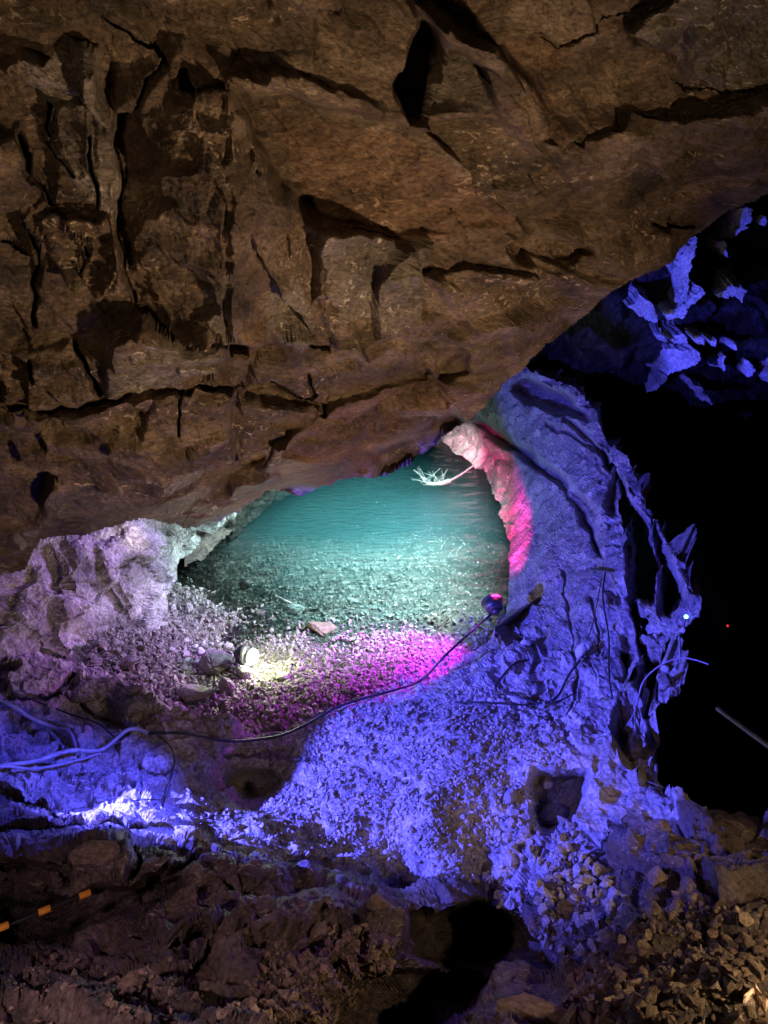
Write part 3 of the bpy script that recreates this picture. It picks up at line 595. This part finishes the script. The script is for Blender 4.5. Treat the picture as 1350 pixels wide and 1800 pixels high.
for k, poly in enumerate(RIBS):
    xs = [a for a, b in poly]; ys = [b for a, b in poly]; cx, cy = sum(xs) / len(xs), sum(ys) / len(ys)
    T = Sheet(min(xs) - 14, max(xs) + 14, min(ys) - 14, max(ys) + 14, 1.5)
    dv = VOID.look(cx, cy)[0]; d0 = pix(dv)[2] - .55
    q3 = np.stack([T.px.ravel() / 16, T.py.ravel() / 16, np.full(T.px.size, k * 3.3)], 1)
    jx = fbm(q3, 3, 96).reshape(T.px.shape) * 5; jy = fbm(q3, 3, 97).reshape(T.px.shape) * 5
    T.base(d0 - (T.px - cx) * .010 + (T.py - cy) * .004)
    pp = T.flat().copy(); ff, ee, _ = facets(pp * 4.5, 98, .9, .4); f4, ee, _ = facets(pp * 12, 99, .9, .4)
    T.push(ff * .05 + f4 * .015 + fbm(pp * 8, 3, 94) * .008)
    T.finish('roof_rib', M_wall, inpoly(T.px + jx, T.py + jy, poly), lambda x, y: np.tile([.1, .9, .1], (len(x), 1)))
# closing shell far behind so the chamber has no open end
def shell():
    bm = bmesh.new(); bmesh.ops.create_icosphere(bm, subdivisions=5, radius=1)
    for v in bm.verts:
        c = v.co.copy(); k = 1 + .06 * math.sin(c.x * 9 + c.z * 5) + .05 * math.sin(c.y * 13 + c.x * 4)
        v.co = Vector((c.x * 15 * k + 2, c.y * 17 * k + 9, c.z * 9 * k + 3))
    bmesh.ops.reverse_faces(bm, faces=bm.faces)
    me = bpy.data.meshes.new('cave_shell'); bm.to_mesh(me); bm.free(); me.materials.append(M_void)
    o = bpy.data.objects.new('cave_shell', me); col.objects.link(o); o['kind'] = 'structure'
shell()

# ---- water: closed body, wavy surface, murky teal volume
def water():
    nx, ny = 160, 220
    x = np.linspace(-6.5, 4.6, nx); y = np.linspace(7.0, 21, ny); X, Y = np.meshgrid(x, y)
    P3 = np.stack([X.ravel(), Y.ravel(), np.zeros(X.size)], 1)
    Zw = fbm(P3 * (1.6, 3.2, 1), 3, 101) * .008
    top = np.stack([X.ravel(), Y.ravel(), Zw], 1)
    idx = np.arange(nx * ny).reshape(ny, nx)
    F = np.stack([idx[:-1, :-1].ravel(), idx[:-1, 1:].ravel(), idx[1:, 1:].ravel(), idx[1:, :-1].ravel()], 1)
    bot = top.copy(); bot[:, 2] = -3.6
    Fb = F[:, ::-1] + nx * ny
    n0 = nx * ny
    ring = np.concatenate([idx[0, :], idx[1:, -1], idx[-1, -2::-1], idx[-2:0:-1, 0]])
    r2 = np.roll(ring, -1); Fs = np.stack([ring, ring + n0, r2 + n0, r2], 1)
    m = bpy.data.materials.new('murky_teal_water'); m.use_nodes = True; nt = m.node_tree; L = nt.links
    nt.nodes.remove(nt.nodes['Principled BSDF']); out = nt.nodes['Material Output']
    tr = nt.nodes.new('ShaderNodeBsdfTransparent'); tr.inputs[0].default_value = (.88, .97, .96, 1)
    gl = nt.nodes.new('ShaderNodeBsdfGlossy'); gl.inputs['Roughness'].default_value = .04
    fr = nt.nodes.new('ShaderNodeFresnel'); fr.inputs[0].default_value = 1.33
    mx = nt.nodes.new('ShaderNodeMixShader'); L.new(fr.outputs[0], mx.inputs[0]); L.new(tr.outputs[0], mx.inputs[1]); L.new(gl.outputs[0], mx.inputs[2]); L.new(mx.outputs[0], out.inputs['Surface'])
    tc = nt.nodes.new('ShaderNodeTexCoord'); mp = nt.nodes.new('ShaderNodeMapping'); mp.inputs['Scale'].default_value = (2.5, 9, 1); L.new(tc.outputs['Object'], mp.inputs[0])
    nn = nt.nodes.new('ShaderNodeTexNoise'); nn.inputs['Scale'].default_value = 1.6; nn.inputs['Detail'].default_value = 4; L.new(mp.outputs[0], nn.inputs['Vector'])
    bp = nt.nodes.new('ShaderNodeBump'); bp.inputs['Strength'].default_value = 1.0; bp.inputs['Distance'].default_value = .08; L.new(nn.outputs[0], bp.inputs['Height'])
    L.new(bp.outputs[0], gl.inputs['Normal']); L.new(bp.outputs[0], fr.inputs['Normal'])
    vs = nt.nodes.new('ShaderNodeVolumePrincipled'); vs.inputs['Color'].default_value = (.32, .78, .82, 1); vs.inputs['Density'].default_value = .19
    L.new(vs.outputs[0], out.inputs['Volume'])
    mesh_np('pool_water', np.concatenate([top, bot]), np.concatenate([F, Fb, Fs]), m, 'structure', smooth=True)
water()

# ================================================================== THINGS
def hull_stone(seed, n=16, flat=.7, sub=False):
    rr = random.Random(seed); bm = bmesh.new()
    sx, sy, sz = rr.uniform(.8, 1.2), rr.uniform(.6, 1.0), flat * rr.uniform(.75, 1.1)
    for _ in range(n):
        v = Vector((rr.gauss(0, 1), rr.gauss(0, 1), rr.gauss(0, 1))).normalized() * rr.uniform(.85, 1.05)
        bm.verts.new((v.x * sx, v.y * sy, v.z * sz))
    r = bmesh.ops.convex_hull(bm, input=bm.verts)
    bmesh.ops.delete(bm, geom=[g for g in r['geom_interior'] if isinstance(g, bmesh.types.BMVert)], context='VERTS')
    if sub:
        bmesh.ops.bevel(bm, geom=bm.edges[:], offset=.07, segments=2, affect='EDGES')
        for v in bm.verts:
            v.co *= 1 + .05 * math.sin(v.co.x * 7 + seed) * math.cos(v.co.y * 6 + v.co.z * 9)
    return bm
def stone_mesh(seed, mat, **k):
    bm = hull_stone(seed, **k); me = bpy.data.meshes.new('stone'); bmesh.ops.triangulate(bm, faces=bm.faces); bm.to_mesh(me); bm.free(); me.materials.append(mat)
    return me
def np_proto(seed):
    bm = hull_stone(seed, n=11, flat=.65); bmesh.ops.triangulate(bm, faces=bm.faces); bm.verts.index_update()
    V = np.array([v.co[:] for v in bm.verts]); F = np.array([[v.index for v in f.verts] for f in bm.faces]); bm.free(); return V, F
PROT = [np_proto(900 + k) for k in range(14)]
def gravel(name, sheet, poly, n, smin, smax, mat, label, seed=1, sink=.25, clump=0):
    g = np.random.default_rng(seed); xs = np.array([p[0] for p in poly]); ys = np.array([p[1] for p in poly])
    px = g.uniform(xs.min(), xs.max(), n * 4); py = g.uniform(ys.min(), ys.max(), n * 4)
    ok = inpoly(px, py, poly)
    if clump:
        cl = fbm(np.stack([px / clump, py / clump, np.zeros(len(px))], 1), 3, 111); ok &= cl > g.uniform(-.6, .5, len(px))
    px, py = px[ok][:n], py[ok][:n]; n = len(px)
    i = ((py - sheet.y0) / sheet.step).astype(int).clip(0, sheet.px.shape[0] - 1); j = ((px - sheet.x0) / sheet.step).astype(int).clip(0, sheet.px.shape[1] - 1)
    pos = sheet.P[i, j]; sz = smin + (smax * 1.15 - smin) * g.random(n) ** 4
    Vs, Fs, off = [], [], 0; kind = g.integers(0, len(PROT), n)
    for k, (V, F) in enumerate(PROT):
        m = kind == k; c = m.sum()
        if not c: continue
        q = g.normal(size=(c, 4)); q /= np.linalg.norm(q, axis=1)[:, None]; w_, x, y, z = q.T
        Rm = np.stack([1 - 2 * (y * y + z * z), 2 * (x * y - z * w_), 2 * (x * z + y * w_), 2 * (x * y + z * w_), 1 - 2 * (x * x + z * z), 2 * (y * z - x * w_), 2 * (x * z - y * w_), 2 * (y * z + x * w_), 1 - 2 * (x * x + y * y)], 1).reshape(c, 3, 3)
        W = np.einsum('nij,vj->nvi', Rm, V) * sz[m][:, None, None] + (pos[m] + np.array([0, 0, 1.]) * (sz[m] * (.5 - sink))[:, None])[:, None, :]
        Vs.append(W.reshape(-1, 3)); Fs.append((F[None] + (np.arange(c) * len(V))[:, None, None]).reshape(-1, 3) + off); off += c * len(V)
    return mesh_np(name, np.concatenate(Vs), np.concatenate(Fs), mat, 'stuff', label=label)
RUBP = [(480, 1300), (560, 1256), (700, 1235), (830, 1210), (980, 1240), (1000, 1340), (930, 1480), (850, 1560), (650, 1545), (420, 1490), (290, 1450), (330, 1400), (460, 1420)]
gravel('gravel', NEAR, RUBP, 11000, .006, .030, M_stone, 'blue lit crushed gravel covering the slope below the pool', 2, .2, 60)
gravel('gravel', NEAR, [(860, 1460), (1000, 1440), (1120, 1600), (1000, 1700), (850, 1560)], 700, .012, .06, M_stone, 'loose dark gravel at the foot of the right wall', 3, .2, 60)
gravel('gravel', BED, [(130, 1110), (840, 1120), (840, 1180), (600, 1260), (420, 1290), (200, 1230)], 15000, .007, .034, M_stone, 'violet beach gravel along the near edge of the pool', 4)
gravel('gravel', BED, [(330, 960), (890, 900), (890, 1130), (280, 1130)], 9000, .012, .05, M_stone, 'submerged gravel on the pool bottom', 5, .3)
gravel('gravel', NEAR, [(1000, 1700), (1100, 1640), (1180, 1560), (1260, 1580), (1400, 1680), (1400, 1830), (980, 1830)], 2600, .008, .045, M_bstone, 'brown crushed rock heap in the lower right corner', 6)
gravel('gravel', NEAR, [(380, 1810), (470, 1700), (600, 1640), (700, 1650), (690, 1720), (600, 1790), (560, 1820)], 2200, .007, .03, M_bstone, 'small brown gravel on the near ledge at the bottom', 7)
gravel('gravel', NEAR, [(0, 1700), (300, 1690), (420, 1760), (250, 1820), (0, 1820)], 500, .006, .022, M_bstone, 'sparse brown grit on the near left ledge', 8)

def put_stone(px, py, w_px, h_px, sheet, mat, label, seed, name='stone', group=None, rot=None, tilt=0, me=None, cat='stone'):
    pos, nrm = sheet.look(px, py); d = pix(pos)[2]; wd = w_px * d / FOC / 2; hd = h_px * d / FOC / 2
    if me is None: me = stone_mesh(seed, mat, n=22, flat=1, sub=True)
    o = bpy.data.objects.new(name, me); col.objects.link(o)
    o.scale = (wd, (wd + hd) / 2, hd); rr = random.Random(seed)
    o.rotation_euler = (rr.uniform(-.25, .25), tilt, rr.uniform(-.4, .4) if rot is None else rot)
    o.location = pos + Vector((0, 0, hd * .45))
    return tag(o, label, cat, group)
UNIQ = [
 (230, 1176, 62, 34, BED, M_stone, 'long violet slab lying alone on the pebbles left of the beach', -.25, 'slab'), (378, 1178, 74, 52, BED, M_stone, 'violet angular boulder directly below the white lamp', 0, 'boulder'),
 (345, 1225, 70, 34, BED, M_stone, 'flat violet boulder in front of the boulder under the lamp', .1, 'boulder'), (432, 1196, 40, 42, BED, M_stone, 'grey stone under the stem of the white lamp', 0, 'boulder'), (400, 1222, 44, 40, BED, M_stone, 'mauve pointed stone between beach and grey ledge', 0, 'stone'),
 (500, 1195, 40, 20, BED, M_stone, 'low lilac stone just right of the white lamp', .1, 'stone'),
 (568, 1112, 62, 26, BED, M_bstone, 'rusty brown slab breaking the water near the shore', .25, 'slab'), (516, 1074, 54, 20, BED, M_white, 'flat pale oval stone under the shallow water', 0, 'stone'), (446, 1030, 60, 28, BED, M_stone, 'grey submerged hump on the left of the pool', 0, 'boulder'), (622, 1060, 34, 12, BED, M_white, 'small pale submerged stone in the middle of the shallows', 0, 'stone'),
 (925, 1138, 24, 24, NEAR, M_white, 'pale rounded stone wedged in the notch of the right wall', .6, 'stone'), (1018, 1150, 18, 50, NEAR, M_white, 'tall pale stone chip standing on the right wall', .2, 'stone'),
 (172, 1490, 108, 56, NEAR, M_bstone, 'large blocky brown boulder on the dark left ledge', .05, 'boulder'), (168, 1447, 26, 20, NEAR, M_white, 'clear white crystal lump glinting on the left ledge', .3, 'crystal'), (203, 1450, 18, 10, NEAR, M_white, 'small white chip beside the crystal lump', 0, 'crystal'),
 (60, 1556, 40, 16, NEAR, M_bstone, 'small brown stone above the striped pole', 0, 'stone'),
 (1135, 1440, 44, 34, NEAR, M_bstone, 'dim rounded boulder at the foot of the dark chamber', 0, 'boulder'), (1172, 1475, 40, 30, NEAR, M_bstone, 'rust edged square stone below the dim boulder', 0, 'stone'), (1232, 1512, 30, 46, NEAR, M_bstone, 'tan upright stone highest on the right of the rubble', -.5, 'stone'),
 (1200, 1545, 46, 52, NEAR, M_bstone, 'dark red round boulder under the tan upright stone', 0, 'boulder'), (1148, 1540, 42, 50, NEAR, M_bstone, 'pale edged hollow stone left of the dark red boulder', .5, 'stone'), (1130, 1462, 34, 22, NEAR, M_bstone, 'curved tan stone lying against the blue wall foot', -.5, 'stone'),
 (1120, 1375, 28, 48, NEAR, M_stone, 'blue pointed stone leaning at the base of the right wall', .3, 'stone'), (895, 1410, 26, 50, NEAR, M_stone, 'tall blue stone left of the hollow under the wall', .4, 'stone'), (975, 1435, 70, 36, NEAR, M_stone, 'dark blue wedge boulder inside the hollow', -.2, 'boulder'), (925, 1470, 26, 30, NEAR, M_stone, 'light blue stone just below the hollow', 0, 'stone'), (930, 1500, 24, 36, NEAR, M_stone, 'slim pale blue stone below the hollow, lowest of three', 0, 'stone'), (970, 1392, 24, 16, NEAR, M_white, 'bright blue chip at the upper lip of the hollow', 0, 'stone'),
 (1170, 1215, 26, 30, NEAR, M_stone, 'blue stone perched on the right edge of the wall', .2, 'stone'), (1170, 1185, 14, 22, NEAR, M_white, 'small pale blue block standing on the wall edge by the arched cable', .1, 'stone'), (1080, 1790, 150, 60, NEAR, M_bstone, 'wide brown boulder cut by the bottom edge, left of the heap', .1, 'boulder'), (940, 1790, 130, 44, NEAR, M_bstone, 'brown rubble lump at the bottom edge under the black hole', 0, 'boulder'),
 (560, 1652, 50, 34, NEAR, M_bstone, 'orange brown stone on the near ledge above the gravel', 0, 'stone'), (660, 1625, 44, 40, NEAR, M_bstone, 'brown knob of rock at the end of the near ledge', 0, 'stone'), (255, 1745, 90, 36, NEAR, M_bstone, 'low brown stone half buried on the near left ledge', .1, 'stone'), (20, 1185, 40, 16, NEAR, M_stone, 'bright blue flake on top of the left block', 0, 'stone'), (65, 1262, 40, 14, NEAR, M_stone, 'blue stone lying under the upper left cable', 0, 'stone'), (190, 1245, 34, 18, NEAR, M_stone, 'brownish round stone among blue rubble on the left ledge', 0, 'stone')]
for k, (x, y, a_, b_, sh, mt, lb, tl, nm) in enumerate(UNIQ):
    put_stone(x, y, a_, b_, sh, mt, lb, 300 + k, nm, None, None, tl, None, nm)
def scatter(n, poly, smin, smax, sheet, mat, label, group, seed):
    rr = random.Random(seed); lib = [stone_mesh(seed * 10 + k, mat, n=18, flat=.8, sub=True) for k in range(6)]; placed = []
    xs = [p[0] for p in poly]; ys = [p[1] for p in poly]; t = 0
    while len(placed) < n and t < 6000:
        t += 1; x, y = rr.uniform(min(xs), max(xs)), rr.uniform(min(ys), max(ys)); r = rr.uniform(smin, smax)
        if not inpoly(np.array([x]), np.array([y]), poly)[0] or any(abs(x - a) < (r + c) * .42 and abs(y - b) < (r + c) * .3 for a, b, c in placed): continue
        placed.append((x, y, r))
        put_stone(x, y, r, r * rr.uniform(.6, .85), sheet, mat, label, int(seed * 1000 + t), 'stone', group, rr.uniform(0, 6.28), rr.uniform(-.5, .5), rr.choice(lib))
scatter(34, [(300, 1150), (330, 1128), (400, 1130), (428, 1150), (400, 1172), (330, 1168)], 15, 24, BED, M_white, 'pale yellowish stone heaped just left of the white lamp', 'pale stones left of the white lamp', 31)
scatter(70, [(150, 1160), (230, 1112), (300, 1120), (320, 1180), (350, 1200), (300, 1230), (200, 1200)], 14, 26, BED, M_stone, 'violet stone in the scree below the purple outcrop', 'violet scree stones below the outcrop', 32)
scatter(70, [(490, 1128), (830, 1128), (800, 1158), (640, 1168), (500, 1162)], 7, 13, BED, M_white, 'small white pebble along the waterline right of the white lamp', 'white pebbles along the waterline', 33)
scatter(60, [(1020, 1830), (1080, 1720), (1160, 1640), (1200, 1580), (1290, 1620), (1380, 1720), (1380, 1830)], 24, 52, NEAR, M_bstone, 'brown stone in the rubble heap of the lower right corner', 'brown stones of the lower right heap', 34)
scatter(26, [(880, 1440), (960, 1470), (1010, 1520), (980, 1560), (900, 1540), (870, 1490)], 12, 24, NEAR, M_stone, 'dark bluish stone scattered under the hollow of the right wall', 'stones under the wall hollow', 35)
scatter(40, [(620, 1290), (800, 1240), (930, 1290), (900, 1400), (760, 1430), (640, 1380)], 10, 18, NEAR, M_stone, 'fist sized blue stone standing out of the gravel slope', 'larger stones of the blue gravel slope', 36)

# ---- cables and rods
def tube_bm(pts, r, seg=8, r1=None, cap=True):
    P = [Vector(p) for p in pts]
    Q = []
    for i in range(len(P) - 1):
        a, b, c, d = P[max(i - 1, 0)], P[i], P[i + 1], P[min(i + 2, len(P) - 1)]
        for k in range(8):
            t = k / 8; Q.append(.5 * ((2 * b) + (c - a) * t + (2 * a - 5 * b + 4 * c - d) * t * t + (3 * b - a - 3 * c + d) * t ** 3))
    Q.append(P[-1]); bm = bmesh.new(); rings = []; up = Vector((0, 0, 1))
    for i, q in enumerate(Q):
        tn = (Q[min(i + 1, len(Q) - 1)] - Q[max(i - 1, 0)]).normalized(); s_ = tn.cross(up)
        if s_.length < .05: s_ = tn.cross(Vector((1, 0, 0)))
        s_.normalize(); u = s_.cross(tn); rad = r if r1 is None else r + (r1 - r) * i / (len(Q) - 1)
        rings.append([bm.verts.new(q + (s_ * math.cos(6.2832 * k / seg) + u * math.sin(6.2832 * k / seg)) * rad) for k in range(seg)])
    for a, b in zip(rings[:-1], rings[1:]):
        for k in range(seg): bm.faces.new((a[k], a[(k + 1) % seg], b[(k + 1) % seg], b[k]))
    if cap: bm.faces.new(rings[0][::-1]); bm.faces.new(rings[-1])
    return bm
def on(px, py, sh=None, lift=.015):
    p, n_ = (sh or NEAR).look(px, py); v = (Vector((0, 0, CH)) - p).normalized(); return p + v * lift * 2 + Vector((0, 0, lift))
def cable(pts, r, mat, label, name='cable', cat='cable'):
    o = link_bm(name, tube_bm(pts, r), mat, None, pts[0], True); return tag(o, label, cat)
FL = atz(868, 1066, 0.62)
cable([FL + Vector((0, 0, -.08)), at(840, 1100, 7.9), at(815, 1122, 7.4), at(780, 1155, 7.0)] + [on(x, y, None, .03) for x, y in [(742, 1192), (700, 1214), (640, 1236), (590, 1252), (540, 1280), (500, 1296), (460, 1306), (400, 1309), (330, 1304), (262, 1298)]], .012, M_cable, 'thick black cable running down from the round floodlight across the ridge')
cable([on(262, 1298, None, .03), on(232, 1304, None, .04), on(180, 1322, None, .04), on(120, 1342, None, .04), on(60, 1354, None, .04), on(-10, 1368, None, .04), on(-60, 1380, None, .04)], .016, M_greycable, 'blue lit conduit continuing the black cable to the left edge', 'conduit', 'conduit')
cable([on(180, 1326, None, .05), on(120, 1350, None, .03), on(60, 1360, None, .03), on(-10, 1376, None, .03), on(-60, 1390, None, .03)], .010, M_greycable, 'thin pale conduit lying just under the thick blue conduit', 'conduit', 'conduit')
cable([on(-50, 1238, None, .05), on(10, 1250, None, .05), on(60, 1268, None, .06), on(100, 1284, None, .06), on(126, 1306, None, .05), on(142, 1330, None, .03)], .015, M_greycable, 'bluish curved cable coming in from the upper left edge')
cable([on(60, 1235, None, .03), on(130, 1262, None, .03), on(170, 1290, None, .03), on(205, 1300, None, .03)], .007, M_cable, 'thin black wire crossing the left blue rubble')
cable([on(x, y, None, .02) for x, y in [(930, 1158), (905, 1175), (880, 1190), (871, 1208), (876, 1220), (905, 1228), (948, 1238), (975, 1215), (1000, 1188), (1020, 1165)]], .011, M_cable, 'black cable hanging in a loop on the blue wall under the notch')
cable([on(x, y, None, .02) for x, y in [(800, 1240), (860, 1241), (930, 1240), (975, 1232), (1010, 1210)]], .006, M_cable, 'thin wire running level below the cable loop')
cable([on(x, y, None, .03) for x, y in [(1066, 1012), (1067, 1060), (1068, 1120), (1070, 1180), (1076, 1230), (1086, 1266)]], .008, M_cable, 'straight black wire hanging down the right wall from the crossbar')
cable([on(x, y, None, .03) for x, y in [(1056, 1020), (1046, 1060), (1036, 1100), (1028, 1125)]], .005, M_cable, 'second finer wire slanting left from the crossbar')
cable([on(1048, 1012, None, .03), on(1064, 1011, None, .05), on(1078, 1010, None, .03)], .011, M_cable, 'short black crossbar fixed to the right wall', 'crossbar', 'bar')
cable([on(1098, 1266, None, .03), on(1110, 1235, None, .06), at(1130, 1200, 5.7), at(1160, 1170, 5.5), at(1195, 1157, 5.4), at(1222, 1160, 5.3), at(1246, 1168, 5.2)], .006, M_rod, 'arched cable springing from the wall foot over the dark chamber')
cable([at(1194, 1118, 6.0), at(1195, 1140, 5.9), at(1196, 1165, 5.8)], .008, M_greycable, 'short upright stem crossing the arched cable', 'stem', 'rod')
cable([at(1262, 1246, 3.7), at(1310, 1282, 3.4), at(1350, 1311, 3.15), at(1400, 1347, 2.9)], .0115, M_rod, 'straight grey rod slanting in from the right edge over the dark', 'rod', 'rod')
cable([on(x, y, None, .02) for x, y in [(278, 1300), (296, 1325), (302, 1350), (298, 1380), (288, 1420)]], .006, M_cable, 'dark root running down the blue left ledge', 'root', 'root')
cable([on(x, y, None, .02) for x, y in [(288, 1400), (262, 1414), (230, 1420)]], .004, M_cable, 'fine root fork bending left below the dark root', 'root', 'root')
cable([on(1122, 1060, None, .02), at(1132, 1078, 6.6), at(1146, 1096, 6.5), at(1158, 1106, 6.4)], .005, M_greycable, 'thin pale wire at the right edge of the wall near the cyan light', 'wire', 'wire')
cable([on(860, 1085, None, .05), on(895, 1090, None, .03), on(915, 1100, None, .02)], .006, M_cable, 'short lead running right from the round floodlight', 'lead', 'cable')

# ---- striped pole, lower left
A_, B_ = at(-60, 1655, 3.05), at(160, 1568, 3.35)
pole = empty('striped_pole', A_, 'thin grey pole with orange reflective sleeves at the lower left edge', 'pole')
link_bm('pole_rod', tube_bm([A_, A_.lerp(B_, .5) - Vector((0, 0, .004)), B_], .0055), M_black, pole, A_, True)
for f0 in [(0, 1630), (73, 1600), (148, 1571)]:
    t = (f0[0] + 60) / 220.; c = A_.lerp(B_, t) ; dr = (B_ - A_).normalized() * .024
    link_bm('orange_sleeve', tube_bm([c - dr, c, c + dr], .0155, 14), M_orange, pole, c, True)

# ---- round floodlight on the wall corner, seen from behind
def cyl_bm(c, axis, r0, r1, h, seg=28, bev=0):
    bm = bmesh.new(); bmesh.ops.create_cone(bm, cap_ends=True, segments=seg, radius1=r0, radius2=r1, depth=h)
    if bev: bmesh.ops.bevel(bm, geom=[e for e in bm.edges if not all(len(f.verts) == 4 for f in e.link_faces)], offset=bev, segments=3, affect='EDGES')
    q = Vector(axis).to_track_quat('Z', 'Y')
    for v in bm.verts: v.co = Vector(c) + q @ v.co
    return bm
wl_pos = Vector((2.2, 1.0, 2.6)); wt = (at(400, 640, 5.0) - wl_pos); wt.z = wt.length * -.03; wt.normalize(); ws = wt.cross(Vector((0, 0, 1))).normalized(); wu = ws.cross(wt)
wk = empty('floodlight', wl_pos - Vector((0, 0, .4)), 'warm walkway floodlight with a flat lower barn door outside the right edge', 'floodlight')
link_bm('light_blocker', box_bm(wl_pos + wt * .22 - wu * .11, ws, wt, wu, .5, .34, .003), M_metal, wk, wl_pos)  # added out-of-view plate, keeps the warm beam off the slope
link_bm('housing', box_bm(wl_pos - wt * .25, ws, wt, wu, .16, .06, .12, .01), M_metal, wk, wl_pos)
fl = empty('floodlight', FL + Vector((0, 0, -.25)), 'round dark blue floodlight seen from behind at the wall corner over the pool', 'floodlight')
ax = Vector((-.15, .8, .25)).normalized()
link_bm('housing', cyl_bm(FL, ax, .085, .115, .12, 32, .015), M_metal, fl, FL, True)
link_bm('rim', cyl_bm(FL + ax * .07, ax, .122, .122, .03, 32, .006), M_cable, fl, FL, True)
link_bm('back_cap', cyl_bm(FL - ax * .08, ax, .03, .05, .05, 20, .006), M_metal, fl, FL, True)
link_bm('bracket', tube_bm([FL + Vector((.12, .0, 0)), FL + Vector((.13, 0, -.08)), FL + Vector((.07, -.02, -.17)), FL + Vector((.03, -.02, -.25))], .012), M_cable, fl, FL, True)
link_bm('lens', cyl_bm(FL + ax * .087, ax, .10, .10, .004, 32), plain('pink_lens', (1, .5, .9), .3, 0, (1, .1, .8), 4), fl, FL)
# ---- white lamp on the beach
WL = atz(432, 1152, .36); wl = empty('lamp', WL + Vector((0, 0, -.3)), 'glaring white lamp with rounded grey head standing on the beach', 'lamp')
wx_ = Vector((.93, -.25, -.05)).normalized()
link_bm('lamp_head', cyl_bm(WL - wx_ * .04, wx_, .085, .115, .16, 28, .04), M_metal, wl, WL, True)
link_bm('lens', cyl_bm(WL + wx_ * .085, wx_, .092, .07, .06, 28, .01), M_glow, wl, WL, True)
link_bm('stem', tube_bm([WL + Vector((-.02, 0, -.05)), WL + Vector((-.04, 0, -.2)), WL + Vector((-.05, 0, -.33))], .035, 10, .055), M_rod, wl, WL, True)
# ---- little status lights beyond the wall
for (x, y, d, mt, lb, gl_r) in [(1206, 1084, 5.9, M_cyan, 'tiny cyan light on a stalk beyond the right wall', .016), (1279, 1100, 6.6, M_red, 'faint red light far right beyond the wall', .010)]:
    c = at(x, y, d); e = empty('signal_light', c + Vector((0, 0, -.12)), lb, 'light')
    bm = bmesh.new(); bmesh.ops.create_uvsphere(bm, u_segments=12, v_segments=8, radius=gl_r)
    for v in bm.verts: v.co += c
    link_bm('bulb', bm, mt, e, c, True); link_bm('stalk', tube_bm([c + Vector((0, 0, -gl_r)), c + Vector((0, 0, -.06)), c + Vector((.004, 0, -.12))], .004), M_metal, e, c, True)
# ---- bleached branch in the water
b0, b1 = atz(834, 817, .42), atz(789, 846, .03)
br = empty('branch', b1, 'bleached white branch with a tangled twig end floating in the pool', 'branch')
link_bm('stick', tube_bm([b0, b0.lerp(b1, .5) + Vector((0, 0, -.02)), b1], .014, 8, .024), M_wood, br, b1, True)
link_bm('stump', tube_bm([b1, atz(775, 850, .05), atz(755, 851, .04), atz(741, 848, .02)], .05, 8, .03), M_wood, br, b1, True)
rr = random.Random(5)
for k in range(22):
    bx = rr.uniform(744, 782); s0 = atz(bx, 849, .06); an = rr.uniform(-.4, 3.5); ln = rr.uniform(.12, .36)
    e0 = s0 + Vector((-math.cos(an) * ln * .8, math.sin(an) * ln * .9, rr.uniform(-.02, .22))); m0 = s0.lerp(e0, .5) + Vector((rr.uniform(-.05, .05), rr.uniform(-.05, .05), rr.uniform(-.02, .05)))
    link_bm('twig', tube_bm([s0, m0, e0], .007, 5, .002), M_wood, br, b1, True)
